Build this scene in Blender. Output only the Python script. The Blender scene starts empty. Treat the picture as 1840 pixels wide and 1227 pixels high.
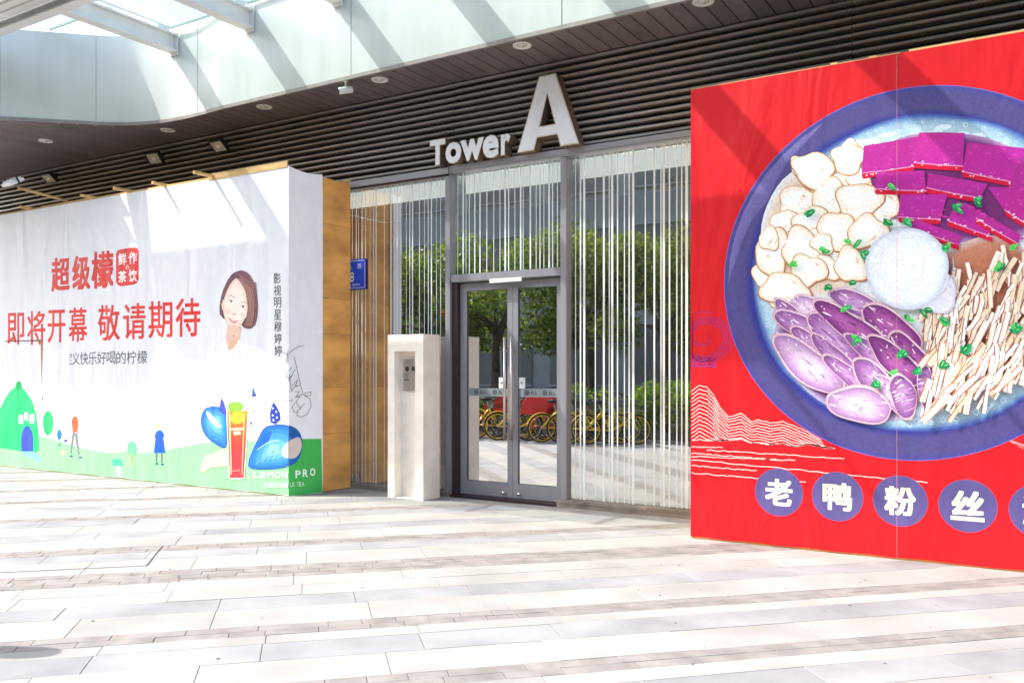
import bpy, bmesh, math, random
from mathutils import Vector, Matrix
from mathutils.geometry import tessellate_polygon
R = random.Random(7)
S = bpy.context.scene
COL = S.collection

# ------------------------------------------------------------------ camera, sky, sun, exposure
FPX, YAW, EYE, CX, CY = 1576.0, math.radians(31.72), 1.5, 920.0, 667.0
cam_d = bpy.data.cameras.new('camera'); cam = bpy.data.objects.new('camera', cam_d); COL.objects.link(cam)
cam_d.sensor_width = 36; cam_d.lens = FPX / 1840 * 36; cam_d.shift_y = (CY - 613.5) / 1840
cam_d.clip_start = 0.05; cam_d.clip_end = 600
cam.location = (0, 0, EYE); cam.rotation_euler = (math.pi / 2, 0, YAW)
S.camera = cam
SUNV = Vector((1.8, 1.0, -2.25)).normalized()            # the way the light travels
w = bpy.data.worlds.new('World'); S.world = w; w.use_nodes = True
wn = w.node_tree; bg = wn.nodes['Background']
sky = wn.nodes.new('ShaderNodeTexSky'); sky.sky_type = 'NISHITA'; sky.sun_disc = False
sky.sun_elevation = math.asin(-SUNV.z); sky.sun_rotation = math.atan2(-SUNV.x, -SUNV.y)
sky.air_density = 1.3; sky.dust_density = 3.0; sky.ozone_density = 1.0
wn.links.new(sky.outputs[0], bg.inputs[0]); bg.inputs[1].default_value = 0.15
sd = bpy.data.lights.new('sun', 'SUN'); sun = bpy.data.objects.new('sun', sd); COL.objects.link(sun)
sd.energy = 2.2; sd.angle = math.radians(0.5); sd.color = (1.0, 0.955, 0.89)
sun.rotation_euler = SUNV.to_track_quat('-Z', 'Y').to_euler(); sun.location = (-12, -8, 16)
vs = S.view_settings
vs.view_transform = 'Standard'; vs.look = 'None'; vs.exposure = 1.76; vs.gamma = 1.0; vs.use_curve_mapping = False

# ------------------------------------------------------------------ survey helper: a point of the photograph on a known plane
RV = (math.cos(YAW), math.sin(YAW)); FV = (-math.sin(YAW), math.cos(YAW))
def ray(u, v):
    k = (u - CX) / FPX
    return (k * RV[0] + FV[0], k * RV[1] + FV[1], (CY - v) / FPX)
def on_y(u, v, y):
    d = ray(u, v); t = y / d[1]; return (d[0] * t, EYE + d[2] * t)

# ------------------------------------------------------------------ materials
def lin(c):
    return tuple((x / 12.92 if x <= 0.04045 else ((x + 0.055) / 1.055) ** 2.4) for x in c)
def rgb(r, g, b): return lin((r / 255, g / 255, b / 255))
def nodes(name):
    m = bpy.data.materials.new(name); m.use_nodes = True
    nt = m.node_tree; return m, nt, nt.nodes['Principled BSDF']
def mat(name, c, rough=0.6, metal=0.0, var=0.12, scale=6.0, bump=0.0, bscale=40.0, spec=0.5, stretch=None, attr=False, rnd=0.0, c2=None, detail=6, world=False):
    m, nt, p = nodes(name)
    N = nt.nodes.new; L = nt.links.new
    tc = N('ShaderNodeTexCoord'); mp = N('ShaderNodeMapping'); L(N('ShaderNodeNewGeometry').outputs['Position'] if world else tc.outputs['Object'], mp.inputs[0])
    if stretch: mp.inputs['Scale'].default_value = stretch
    no = N('ShaderNodeTexNoise'); no.inputs['Scale'].default_value = scale; no.inputs['Detail'].default_value = detail
    L(mp.outputs[0], no.inputs[0])
    mix = N('ShaderNodeMix'); mix.data_type = 'RGBA'
    d = c2 if c2 else tuple(x * (1 - var * 2.2) for x in c); e = c if c2 else tuple(min(1, x * (1 + var)) for x in c)
    mix.inputs[6].default_value = (*d, 1); mix.inputs[7].default_value = (*e, 1)
    rm = N('ShaderNodeMapRange'); rm.inputs[1].default_value = .3; rm.inputs[2].default_value = .68
    L(no.outputs[0], rm.inputs[0]); L(rm.outputs[0], mix.inputs[0])
    out = mix.outputs[2]
    if attr:
        at = N('ShaderNodeVertexColor'); at.layer_name = 'Col'
        mm = N('ShaderNodeMix'); mm.data_type = 'RGBA'; mm.blend_type = 'MULTIPLY'; mm.inputs[0].default_value = 1
        L(out, mm.inputs[6]); L(at.outputs[0], mm.inputs[7]); out = mm.outputs[2]
    if rnd:
        oi = N('ShaderNodeObjectInfo'); mr = N('ShaderNodeMapRange'); mr.inputs[3].default_value = 1 - rnd; mr.inputs[4].default_value = 1 + rnd
        L(oi.outputs['Random'], mr.inputs[0])
        hs = N('ShaderNodeHueSaturation'); L(mr.outputs[0], hs.inputs['Value']); L(out, hs.inputs['Color']); out = hs.outputs[0]
    L(out, p.inputs['Base Color'])
    p.inputs['Roughness'].default_value = rough; p.inputs['Metallic'].default_value = metal
    p.inputs['Specular IOR Level'].default_value = spec
    if bump:
        n2 = N('ShaderNodeTexNoise'); n2.inputs['Scale'].default_value = bscale; n2.inputs['Detail'].default_value = 5
        L(mp.outputs[0], n2.inputs[0]); bp = N('ShaderNodeBump'); bp.inputs['Strength'].default_value = bump; bp.inputs['Distance'].default_value = 0.01
        L(n2.outputs[0], bp.inputs['Height']); L(bp.outputs[0], p.inputs['Normal'])
    return m

M = {}
M['granite'] = mat('white_granite', (.312, .303, .285), .8, var=.09, scale=1.6, bump=.25, bscale=180, detail=9, attr=True, rnd=.05, world=True, spec=.3)
M['bluestone'] = mat('blue_grey_granite', (.258, .259, .264), .75, var=.11, scale=2.2, bump=.25, bscale=160, attr=True, rnd=.07, world=True, spec=.3)
M['brownbrick'] = mat('brown_paver', (.232, .215, .200), .85, var=.12, scale=6, bump=.3, bscale=120, attr=True, rnd=.05, world=True, spec=.25)
M['joint'] = mat('sand_joint', (.225, .21, .195), .95, var=.2, scale=9)
M['border'] = mat('border_granite', (.30, .292, .28), .75, var=.12, scale=5, bump=.2, bscale=150, rnd=.06, world=True, spec=.3)
M['asphalt'] = mat('asphalt', (.05, .05, .052), .9, var=.2, scale=3, bump=.3, bscale=120)
M['alu'] = mat('anodised_aluminium', (.285, .28, .305), .45, .2, var=.05, scale=2, stretch=(6, 6, .5))
M['alu_dark'] = mat('dark_bronze_frame', (.06, .04, .045), .4, .4, var=.08)
M['header'] = mat('header_aluminium', (.34, .33, .355), .45, .2, var=.06, scale=3, stretch=(.4, 6, 6))
M['slat'] = mat('louvre_slat', (.44, .40, .375), .45, .25, var=.10, scale=2.5, stretch=(.5, 6, 6), rnd=.12)
M['void'] = mat('louvre_backing', (.014, .011, .011), .8, var=.2)
M['soffit'] = mat('soffit_plank', (.21, .178, .176), .34, .15, var=.07, scale=3, rnd=.10)
M['fascia'] = mat('pale_green_panel', (.67, .73, .70), .24, var=.05, scale=1.1, spec=.5, rnd=.03, stretch=(2.5, 2.5, .3), detail=8)
M['trim'] = mat('grey_trim', (.36, .335, .315), .4, .3, var=.08)
M['white_steel'] = mat('white_painted_steel', (.82, .81, .79), .45, var=.05, scale=3)
M['plinth'] = mat('plinth_stone', (.26, .225, .19), .75, var=.18, scale=5, bump=.3, bscale=70, rnd=.10)
M['stone'] = mat('cream_stone', (.88, .80, .71), .55, var=.05, scale=5, bump=.08, bscale=60)
M['steel'] = mat('brushed_steel', (.66, .60, .57), .3, .9, var=.06, stretch=(8, 8, .4))
M['chrome'] = mat('chrome', (.8, .8, .8), .15, 1.0, var=.03)
M['ply'] = mat('orange_plywood', (.98, .43, .11), .65, var=.16, scale=1.3, stretch=(2, 1.6, 3.5), bump=.06, bscale=14, rnd=.17)
M['timber'] = mat('pine_batten', (.72, .45, .18), .7, var=.15, scale=5, stretch=(.6, 1, 6), rnd=.1)
M['plywhite'] = mat('white_plastic', (.8, .8, .78), .4, var=.03)
M['black'] = mat('black_plastic', (.02, .02, .022), .4, var=.1)
M['dark_metal'] = mat('dark_metal', (.035, .035, .038), .45, .4, var=.1)
M['lens'] = mat('flood_lens', (.62, .66, .62), .2, .2, var=.1, scale=9)
M['reflector'] = mat('lamp_reflector', (.85, .82, .76), .5, .0, var=.12, scale=20)
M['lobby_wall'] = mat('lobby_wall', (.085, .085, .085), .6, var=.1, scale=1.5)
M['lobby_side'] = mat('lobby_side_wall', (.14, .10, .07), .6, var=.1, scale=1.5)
M['lobby_ceiling'] = mat('lobby_ceiling', (.80, .78, .70), .8, var=.02)
M['lobby_floor'] = mat('lobby_floor', (.55, .52, .47), .3, var=.05, scale=2)
def cove():
    m, nt, p = nodes('lit_cove_diffuser'); p.inputs['Base Color'].default_value = (.8, .8, .78, 1)
    p.inputs['Emission Color'].default_value = (1, .985, .94, 1); p.inputs['Emission Strength'].default_value = .38; return m
def fillm():
    m, nt, p = nodes('ceiling_fill_light'); p.inputs['Emission Color'].default_value = (1, .95, .84, 1); p.inputs['Emission Strength'].default_value = 9.0; return m  # glow of the added strips that brighten the lobby ceiling
M['fillstrip'] = fillm()
M['cove'] = cove()
M['film'] = mat('white_window_film', (.74, .80, .79), .5, var=.03, scale=3)
M['sign_face'] = mat('sign_white_acrylic', (.90, .90, .94), .3, var=.02)
M['sign_side'] = mat('sign_brown_return', (.25, .18, .13), .4, .4, var=.12)
M['sign_rim'] = mat('sign_cream_rim', (.78, .66, .52), .4, .2, var=.06)
M['blue_plate'] = mat('blue_enamel', rgb(25, 75, 205), .3, var=.03)
M['wall_far'] = mat('street_wall', (.25, .25, .24), .7, var=.06, scale=2)
M['far_glass'] = mat('street_glass', (.10, .105, .105), .35, .0, var=.1, scale=.4)
M['bark'] = mat('bark', (.085, .062, .045), .9, var=.25, scale=9, bump=.6, bscale=30)
M['soil'] = mat('soil', (.06, .045, .03), .95, var=.3)
M['rubber'] = mat('rubber', (.02, .02, .02), .8, var=.1)
M['bike_yellow'] = mat('yellow_paint', (.80, .52, .015), .3, var=.03)
M['bike_red'] = mat('red_paint', (.62, .02, .02), .35, var=.05)
M['rim'] = mat('grey_rim', (.4, .4, .4), .35, .8, var=.05)

def glass_mat(name, tint, refl, rough=0.0, gt=(1, 1, 1)):
    m = bpy.data.materials.new(name); m.use_nodes = True; nt = m.node_tree; nt.nodes.clear()
    N = nt.nodes.new; L = nt.links.new
    o = N('ShaderNodeOutputMaterial'); mx = N('ShaderNodeMixShader'); t = N('ShaderNodeBsdfTransparent'); g = N('ShaderNodeBsdfGlossy')
    t.inputs[0].default_value = (*tint, 1); g.inputs[0].default_value = (*gt, 1); g.inputs['Roughness'].default_value = rough
    mx.inputs[0].default_value = refl
    no = N('ShaderNodeTexNoise'); no.inputs['Scale'].default_value = 1.3; no.inputs['Detail'].default_value = 1
    tc = N('ShaderNodeTexCoord'); L(tc.outputs['Object'], no.inputs[0])
    bp = N('ShaderNodeBump'); bp.inputs['Strength'].default_value = .012; bp.inputs['Distance'].default_value = .05
    L(no.outputs[0], bp.inputs['Height']); L(bp.outputs[0], g.inputs['Normal'])
    L(t.outputs[0], mx.inputs[1]); L(g.outputs[0], mx.inputs[2]); L(mx.outputs[0], o.inputs[0])
    return m
M['glass'] = glass_mat('reflective_facade_glass', (.78, .82, .80), .60)
M['door_glass'] = glass_mat('reflective_door_glass', (.45, .48, .47), .70)
M['clear'] = glass_mat('inner_glass_face', (.96, .98, .97), .02)
M['roof_glass'] = glass_mat('canopy_glass', (.84, .88, .87), .06)
M['roof_edge'] = mat('green_glass_edge', (.22, .36, .31), .3, var=.06)
M['band_film'] = glass_mat('frosted_band', (.62, .66, .68), .0)
def film_band():
    m = bpy.data.materials.new('frosted_band_film'); m.use_nodes = True; nt = m.node_tree; p = nt.nodes['Principled BSDF']
    t = nt.nodes.new('ShaderNodeBsdfTransparent'); mx = nt.nodes.new('ShaderNodeMixShader')
    p.inputs['Base Color'].default_value = (.30, .34, .36, 1); p.inputs['Roughness'].default_value = .5
    mx.inputs[0].default_value = .75
    nt.links.new(t.outputs[0], mx.inputs[1]); nt.links.new(p.outputs[0], mx.inputs[2])
    nt.links.new(mx.outputs[0], nt.nodes['Material Output'].inputs[0]); return m
M['band_film'] = film_band()

def vcol(name, rough=.55, wrinkle=0.0, spec=.3, noise=.05, nscale=30.0):
    """printed sheet: colours come from the print (vertex colours), cloth relief from noise"""
    m, nt, p = nodes(name); N = nt.nodes.new; L = nt.links.new
    at = N('ShaderNodeVertexColor'); at.layer_name = 'Col'
    tc = N('ShaderNodeTexCoord'); no = N('ShaderNodeTexNoise'); no.inputs['Scale'].default_value = nscale; no.inputs['Detail'].default_value = 6
    L(tc.outputs['Object'], no.inputs[0])
    hs = N('ShaderNodeHueSaturation'); mr = N('ShaderNodeMapRange'); mr.inputs[1].default_value = .3; mr.inputs[2].default_value = .7
    mr.inputs[3].default_value = 1 - noise; mr.inputs[4].default_value = 1 + noise
    L(no.outputs[0], mr.inputs[0]); L(mr.outputs[0], hs.inputs['Value']); L(at.outputs[0], hs.inputs['Color']); L(hs.outputs[0], p.inputs['Base Color'])
    p.inputs['Roughness'].default_value = rough; p.inputs['Specular IOR Level'].default_value = spec
    if wrinkle:
        mp = N('ShaderNodeMapping'); mp.inputs['Scale'].default_value = (1.5, 1.5, .45); mp.inputs['Rotation'].default_value = (0, .5, 0)
        L(tc.outputs['Object'], mp.inputs[0])
        n2 = N('ShaderNodeTexNoise'); n2.inputs['Scale'].default_value = 1.7; n2.inputs['Detail'].default_value = 3; n2.inputs['Distortion'].default_value = .6
        L(mp.outputs[0], n2.inputs[0])
        n3 = N('ShaderNodeTexNoise'); n3.inputs['Scale'].default_value = 260; L(tc.outputs['Object'], n3.inputs[0])
        b1 = N('ShaderNodeBump'); b1.inputs['Strength'].default_value = wrinkle; b1.inputs['Distance'].default_value = .12; L(n2.outputs[0], b1.inputs['Height'])
        b2 = N('ShaderNodeBump'); b2.inputs['Strength'].default_value = .12; b2.inputs['Distance'].default_value = .002; L(n3.outputs[0], b2.inputs['Height']); L(b1.outputs[0], b2.inputs['Normal'])
        L(b2.outputs[0], p.inputs['Normal'])
    return m
M['print'] = vcol('printed_banner', .48, .34, noise=.03, nscale=5)
M['photo_print'] = vcol('printed_photo', .45, .22, noise=.13, nscale=55)
def leafmat():
    m, nt, p = nodes('leaves'); at = nt.nodes.new('ShaderNodeVertexColor'); at.layer_name = 'Col'
    nt.links.new(at.outputs[0], p.inputs['Base Color']); p.inputs['Roughness'].default_value = .45
    tr = nt.nodes.new('ShaderNodeBsdfTranslucent'); nt.links.new(at.outputs[0], tr.inputs[0])
    mx = nt.nodes.new('ShaderNodeMixShader'); mx.inputs[0].default_value = .6
    nt.links.new(p.outputs[0], mx.inputs[1]); nt.links.new(tr.outputs[0], mx.inputs[2]); nt.links.new(mx.outputs[0], nt.nodes['Material Output'].inputs[0])
    return m
M['leaf'] = leafmat()

# ------------------------------------------------------------------ mesh builder
class MB:
    def __init__(s): s.v = []; s.f = []; s.mi = []; s.c = []; s.sm = []
    def face(s, pts, mi=0, col=(1, 1, 1)):
        b = len(s.v); s.v += [tuple(p) for p in pts]; s.c += [col] * len(pts) if not isinstance(col, list) else col
        s.f.append(tuple(range(b, b + len(pts)))); s.mi.append(mi); s.sm.append(False)
    def box(s, x0, x1, y0, y1, z0, z1, mi=0, M4=None, front=None, col=(1, 1, 1), bev=0.0):
        P = [(x0, y0, z0), (x1, y0, z0), (x1, y1, z0), (x0, y1, z0), (x0, y0, z1), (x1, y0, z1), (x1, y1, z1), (x0, y1, z1)]
        if M4 is not None: P = [tuple(M4 @ Vector(p)) for p in P]
        b = len(s.v); s.v += P; s.c += [col] * 8
        for k, q in enumerate(((0, 3, 2, 1), (4, 5, 6, 7), (0, 1, 5, 4), (1, 2, 6, 5), (2, 3, 7, 6), (3, 0, 4, 7))):
            s.f.append(tuple(b + i for i in q)); s.mi.append(front if (front is not None and k == 2) else mi); s.sm.append(False)
        return s
    def prism(s, pts, f0, f1, mi=0, cap=None, smooth=False):
        """pts: list of 2-D points; f0, f1 place a 2-D point on the near and the far side"""
        n = len(pts); b = len(s.v)
        s.v += [tuple(f0(p)) for p in pts] + [tuple(f1(p)) for p in pts]; s.c += [(1, 1, 1)] * (2 * n)
        for i in range(n):
            j = (i + 1) % n; s.f.append((b + i, b + j, b + n + j, b + n + i)); s.mi.append(mi); s.sm.append(smooth)
        tri = tessellate_polygon([[Vector((p[0], p[1], 0)) for p in pts]])
        for t in tri:
            s.f.append(tuple(b + i for i in t)); s.mi.append(mi if cap is None else cap); s.sm.append(False)
            s.f.append(tuple(b + n + i for i in reversed(t))); s.mi.append(mi); s.sm.append(False)
        return s
    def tube(s, p0, p1, r, r1=None, n=8, mi=0, cap=True):
        p0 = Vector(p0); p1 = Vector(p1); r1 = r if r1 is None else r1
        d = (p1 - p0).normalized(); a = d.orthogonal().normalized(); c = d.cross(a)
        b = len(s.v)
        for p, q in ((p0, r), (p1, r1)):
            for i in range(n):
                t = 2 * math.pi * i / n; s.v.append(tuple(p + (a * math.cos(t) + c * math.sin(t)) * q)); s.c.append((1, 1, 1))
        for i in range(n):
            j = (i + 1) % n; s.f.append((b + i, b + j, b + n + j, b + n + i)); s.mi.append(mi); s.sm.append(True)
        if cap:
            s.f.append(tuple(b + i for i in reversed(range(n)))); s.mi.append(mi); s.sm.append(False)
            s.f.append(tuple(b + n + i for i in range(n))); s.mi.append(mi); s.sm.append(False)
        return s
    def path(s, pts, r, n=8, mi=0):
        for i in range(len(pts) - 1): s.tube(pts[i], pts[i + 1], r, n=n, mi=mi)
        return s
    def lathe(s, prof, origin=(0, 0, 0), axis='z', n=20, mi=0, smooth=True):
        b = len(s.v); ox, oy, oz = origin
        for r, h in prof:
            for i in range(n):
                t = 2 * math.pi * i / n; a, c = r * math.cos(t), r * math.sin(t)
                p = (a, c, h) if axis == 'z' else ((a, h, c) if axis == 'y' else (h, a, c))
                s.v.append((p[0] + ox, p[1] + oy, p[2] + oz)); s.c.append((1, 1, 1))
        for k in range(len(prof) - 1):
            for i in range(n):
                j = (i + 1) % n; s.f.append((b + k * n + i, b + k * n + j, b + (k + 1) * n + j, b + (k + 1) * n + i)); s.mi.append(mi); s.sm.append(smooth)
        return s
    def mesh(s, name, mats, off=(0, 0, 0)):
        me = bpy.data.meshes.new(name)
        me.from_pydata([(p[0] - off[0], p[1] - off[1], p[2] - off[2]) for p in s.v], [], s.f)
        for m in (mats if isinstance(mats, (list, tuple)) else [mats]): me.materials.append(M[m] if isinstance(m, str) else m)
        me.polygons.foreach_set('material_index', s.mi); me.polygons.foreach_set('use_smooth', s.sm)
        ca = me.color_attributes.new('Col', 'FLOAT_COLOR', 'POINT')
        buf = []
        for c in s.c: buf += [c[0], c[1], c[2], 1.0]
        ca.data.foreach_set('color', buf); me.update(); return me
    def build(s, name, mats, parent=None, base=None, bevel=0.0):
        off = wloc(parent) if base is None else Vector(base)
        if parent is None and base is None: off = Vector((0, 0, 0))
        me = s.mesh(name, mats, off)
        if bevel:
            bm = bmesh.new(); bm.from_mesh(me); bmesh.ops.remove_doubles(bm, verts=bm.verts, dist=1e-5)
            ed = [e for e in bm.edges if len(e.link_faces) == 2 and e.calc_face_angle(0) > .6]
            bmesh.ops.bevel(bm, geom=ed, offset=bevel, segments=2, affect='EDGES', clamp_overlap=True); bm.to_mesh(me); bm.free()
        o = bpy.data.objects.new(name, me); COL.objects.link(o)
        if parent is not None: o.parent = parent; o.location = off - wloc(parent)
        else: o.location = off
        return o
def wloc(o):
    p = Vector((0, 0, 0))
    while o is not None: p += o.location; o = o.parent
    return p
def tag(o, label=None, cat=None, group=None, kind=None):
    if label: o['label'] = label
    if cat: o['category'] = cat
    if group: o['group'] = group
    if kind: o['kind'] = kind
    return o
def thing(name, label, cat, loc=(0, 0, 0), group=None, rz=0):
    o = bpy.data.objects.new(name, None); COL.objects.link(o); o.location = loc; o.rotation_euler = (0, 0, rz); o.empty_display_size = .2
    return tag(o, label, cat, group)
def copy_tree(o, parent=None):
    c = o.copy(); COL.objects.link(c); c.parent = parent
    for ch in list(o.children): copy_tree(ch, c)
    return c
def boxpart(name, m, parent, *a, bevel=0.0, **k):
    mb = MB(); mb.box(*a, **k); return mb.build(name, m, parent, bevel=bevel)

# ================================================================== THE GROUND
road = MB(); road.box(-90, 90, -90, 60, -.32, -.06); tag(road.build('ground', 'asphalt'), kind='structure')
PY0, PY1 = .15, 8.255
pv = MB(); pv.box(-30, 12, PY0 - .05, 8.6, -.30, -.032)
pave = tag(pv.build('pavement', 'joint'), kind='structure')
ROOT2 = 2 ** .5
def st(s, t): return ((s - t) / ROOT2, (s + t) / ROOT2)          # paving runs at 45 degrees to the front of the tower
bands = [(4.17, 4.37, 'k'), (4.37, 4.72, 'w'), (4.72, 5.02, 'b'), (5.02, 5.18, 'w'), (5.18, 5.38, 'k'), (5.38, 5.78, 'w'), (5.78, 6.07, 'b'),
         (6.07, 6.36, 'w'), (6.36, 6.64, 'w'), (6.64, 7.04, 'k'), (7.04, 7.50, 'w'), (7.50, 7.80, 'b'), (7.80, 8.04, 'k'), (8.04, 8.48, 'w'),
         (8.48, 8.80, 'b'), (8.80, 9.24, 'w'), (9.24, 9.58, 'b'), (9.58, 9.80, 'k'), (9.80, 10.22, 'w'), (10.22, 10.54, 'b')]
t = 10.54
while t < 27:
    for wd, k in ((.40, 'w'), (.20, 'k'), (.20, 'w'), (.30, 'b')): bands.append((t, t + wd, k)); t += wd
t = 4.17
while t > -8:
    for wd, k in ((.17, 'w'), (.30, 'b'), (.36, 'w'), (.20, 'k')): bands.append((t - wd, t, k)); t -= wd
def clip_poly(P, f):
    out = []
    for i in range(len(P)):
        a, b = P[i], P[(i + 1) % len(P)]; fa, fb = f(a), f(b)
        if fa >= 0: out.append(a)
        if (fa >= 0) != (fb >= 0):
            k = fa / (fa - fb); out.append((a[0] + (b[0] - a[0]) * k, a[1] + (b[1] - a[1]) * k))
    return out
def seen(x, y):
    dx = x * RV[0] + y * RV[1]; dy = x * FV[0] + y * FV[1]
    if dy < .5: return None
    u = CX + FPX * dx / dy; v = CY + FPX * EYE / dy
    return dy if (-60 < u < 1900 and v < 1290) else None
slabs, bricks = [], []
for (t0, t1, k) in bands:
    rows = 1
    if k == 'k': rows = max(2, round((t1 - t0) / .1))
    tw = (t1 - t0) / rows
    for r_ in range(rows):
        ta = t0 + r_ * tw
        s = -24 + R.random() * .8
        while s < 16:
            ln = R.choice((.2, .3, .4)) if k == 'k' else R.choice((.78, .86, .86, .94))
            g = .0014 if k == 'k' else .0014
            P = [st(s + g, ta + g), st(s + ln - g, ta + g), st(s + ln - g, ta + tw - g), st(s + g, ta + tw - g)]
            cx = sum(p[0] for p in P) / 4; cy = sum(p[1] for p in P) / 4
            if -26 < cx < 5 and PY0 < cy < PY1 + .5:
                q = clip_poly(clip_poly(P, lambda p: PY1 - p[1]), lambda p: p[1] - PY0)
                if len(q) > 2:
                    vis = seen(cx, cy)
                    if k != 'k' or vis is not None or (cx > -16 and cy > 1):
                        (bricks if k == 'k' else slabs).append((vis if vis is not None else 1e6, cx, cy, q, len(q) == 4 and all(abs(a - b) < 1e-9 for p1, p2 in zip(P, q) for a, b in zip(p1, p2)), ln, round(tw, 3), k))
            s += ln
mname = {'w': 'granite', 'b': 'bluestone', 'k': 'brownbrick'}
cache = {}
def slab_mb(q, c, z=0.0, col=(1, 1, 1), e=.002):
    mb = MB()
    put_slab(mb, q, c, z, col, 0, e); return mb
def put_slab(mb, q, c, z, col, mi, e=.002):
    n = len(q); b = len(mb.v)
    for k, (ins, h) in enumerate(((0, -.03), (0, -e + z), (e, z))):
        for p in q:
            dx, dy = c[0] - p[0], c[1] - p[1]; L = math.hypot(dx, dy) or 1
            mb.v.append((p[0] + dx / L * ins * 1.4, p[1] + dy / L * ins * 1.4, h)); mb.c.append(col)
    for k in range(2):
        for i in range(n):
            j = (i + 1) % n; mb.f.append((b + k * n + i, b + k * n + j, b + (k + 1) * n + j, b + (k + 1) * n + i)); mb.mi.append(mi); mb.sm.append(False)
    mb.f.append(tuple(b + 2 * n + i for i in range(n))); mb.mi.append(mi); mb.sm.append(False)
for lst, nm, lim in ((slabs, 'paving_slab', 300), (bricks, 'paving_brick', 300)):
    lst.sort(key=lambda a: a[0])
    rest = MB()
    for i, (d, cx, cy, q, whole, ln, tw, k) in enumerate(lst):
        zj = R.uniform(-.0016, .0012); vv = R.uniform(.95, 1.03) if k != 'k' else R.uniform(.93, 1.05); tint = R.uniform(-.015, .015)
        if k == 'b' and R.random() < .25: vv *= .9
        if i < lim and d < 1e5:
            key = (ln, tw, k)
            if whole and key in cache: me = cache[key]
            else:
                qq = [(p[0] - cx, p[1] - cy) for p in q]; me = slab_mb(qq, (0, 0)).mesh(nm, mname[k])
                if whole: cache[key] = me
            o = bpy.data.objects.new(nm, me); COL.objects.link(o); o.parent = pave; o.location = (cx, cy, zj)
        else:
            put_slab(rest, q, (cx, cy), zj, (vv + tint, vv, vv - tint), {'w': 0, 'b': 1, 'k': 2}[k])
    o = rest.build(nm + '_field', ['granite', 'bluestone', 'brownbrick'], pave); o['kind'] = 'stuff'
x = -16.0
while x < 3:                                                       # granite border along the front of the tower
    ln = R.choice((.8, .9, 1.0)); mb = MB(); put_slab(mb, [(x + .003, 8.262), (x + ln - .003, 8.262), (x + ln - .003, 8.518), (x + .003, 8.518)], (x + ln / 2, 8.39), R.uniform(-.001, .001), (1, 1, 1), 0)
    mb.build('border_slab', 'border', pave); x += ln
mh = MB()                                                          # lid frame let into the paving
for (a, b) in (((-3.05, 7.24), (-1.19, 7.24)), ((-1.19, 7.24), (-1.19, 8.02)), ((-3.05, 7.24), (-3.05, 8.02))):
    p, q = st(*a), st(*b); d = Vector((q[0] - p[0], q[1] - p[1])).normalized(); n_ = Vector((-d.y, d.x)) * .006
    mh.face([(p[0] + n_.x, p[1] + n_.y, .0022), (p[0] - n_.x, p[1] - n_.y, .0022), (q[0] - n_.x, q[1] - n_.y, .0022), (q[0] + n_.x, q[1] + n_.y, .0022)])
mh.build('lid_frame', 'dark_metal', pave)
lit = MB()                                                        # worn joints and specks of dirt
for i in range(90):
    x_, y_ = R.uniform(-9, .5), R.uniform(2.6, 8.2); a = R.uniform(.003, .010)
    lit.face([(x_ + a * math.cos(k * 1.05 + i) * R.uniform(.6, 1.6), y_ + a * math.sin(k * 1.05 + i), .0026) for k in range(6)])
o = lit.build('dirt_specks', 'soil', pave); o['kind'] = 'stuff'

# ================================================================== THE TOWER FRONT
B0 = (-5.34, 8.6, 0)
tower = thing('tower_building', 'tower entrance front with striped glazing, double doors and dark louvres above', 'building', B0)
GY = 8.62
LX, RX = -19.0, 3.0
# louvres
void = boxpart('louvre_backing', 'void', tower, LX, RX, 8.74, 8.80, 3.97, 5.06)
seg = [-19.0, -15.8, -12.6, -9.93, -6.13, -1.6, 3.0]
for k in range(13):
    z = 3.985 + k * .0785
    for i in range(len(seg) - 1):
        mb = MB(); dz = .004 * math.sin(i * 2.3 + k)
        f0 = lambda p, X=seg[i] + .004: (X, p[0], p[1]); f1 = lambda p, X=seg[i + 1] - .004: (X, p[0], p[1])
        z_ = z + dz * .5
        mb.prism([(8.60, z_), (8.60, z_ + .020), (8.612, z_ + .030), (8.738, z_ + .034), (8.738, z_ + .006), (8.612, z_ - .002)], f0, f1)
        mb.build('louvre_slat', 'slat', tower)
# header rail
h = MB(); h.box(-6.17, RX, 8.545, 8.74, 3.895, 3.955); h.build('header_rail', 'header', tower)
h = MB(); h.box(-6.17, RX, 8.552, 8.74, 3.873, 3.892); h.build('header_lip', 'header', tower)
h = MB(); h.box(LX, -6.175, 8.53, 8.74, 3.868, 3.942); h.build('header_rail', 'header', tower)
h = MB(); h.box(LX, -6.175, 8.56, 8.74, 3.845, 3.866); h.build('header_lip', 'alu_dark', tower)
# plinth stones
def plinth(x0, x1, z1):
    x = x0
    while x < x1 - .01:
        e = min(x + R.uniform(.42, .6), x1); dz = R.uniform(0, .003)
        boxpart('plinth_stone', 'plinth', tower, x + .002, e - .002, 8.522 + R.uniform(0, .004), 8.70, -.02, z1 * .55 - .002)
        boxpart('plinth_cap', 'plinth', tower, x + .002, e - .002, 8.52 + dz, 8.70, z1 * .55 + .001, z1)
        x = e
plinth(-9.6, -6.16, .062); plinth(-4.69, RX, .080)
# mullions
def mullion(x0, x1, z0=.0, z1=3.87, m='alu', y0=8.56, y1=8.72): return boxpart('mullion', m, tower, x0, x1, y0, y1, z0, z1, bevel=.003)
mullion(-6.238, -6.165); mullion(-4.66, -4.585)
for x in (-9.3, -1.4, 1.2): mullion(x - .035, x + .035)
boxpart('jamb', 'alu_dark', tower, -6.163, -6.09, 8.60, 8.76, 0, 2.56)
boxpart('transom', 'alu', tower, -6.163, -4.662, 8.57, 8.72, 2.565, 2.655, bevel=.004)
boxpart('threshold', 'alu_dark', tower, -6.16, -4.69, 8.545, 8.80, -.02, .026, bevel=.004)
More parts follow.
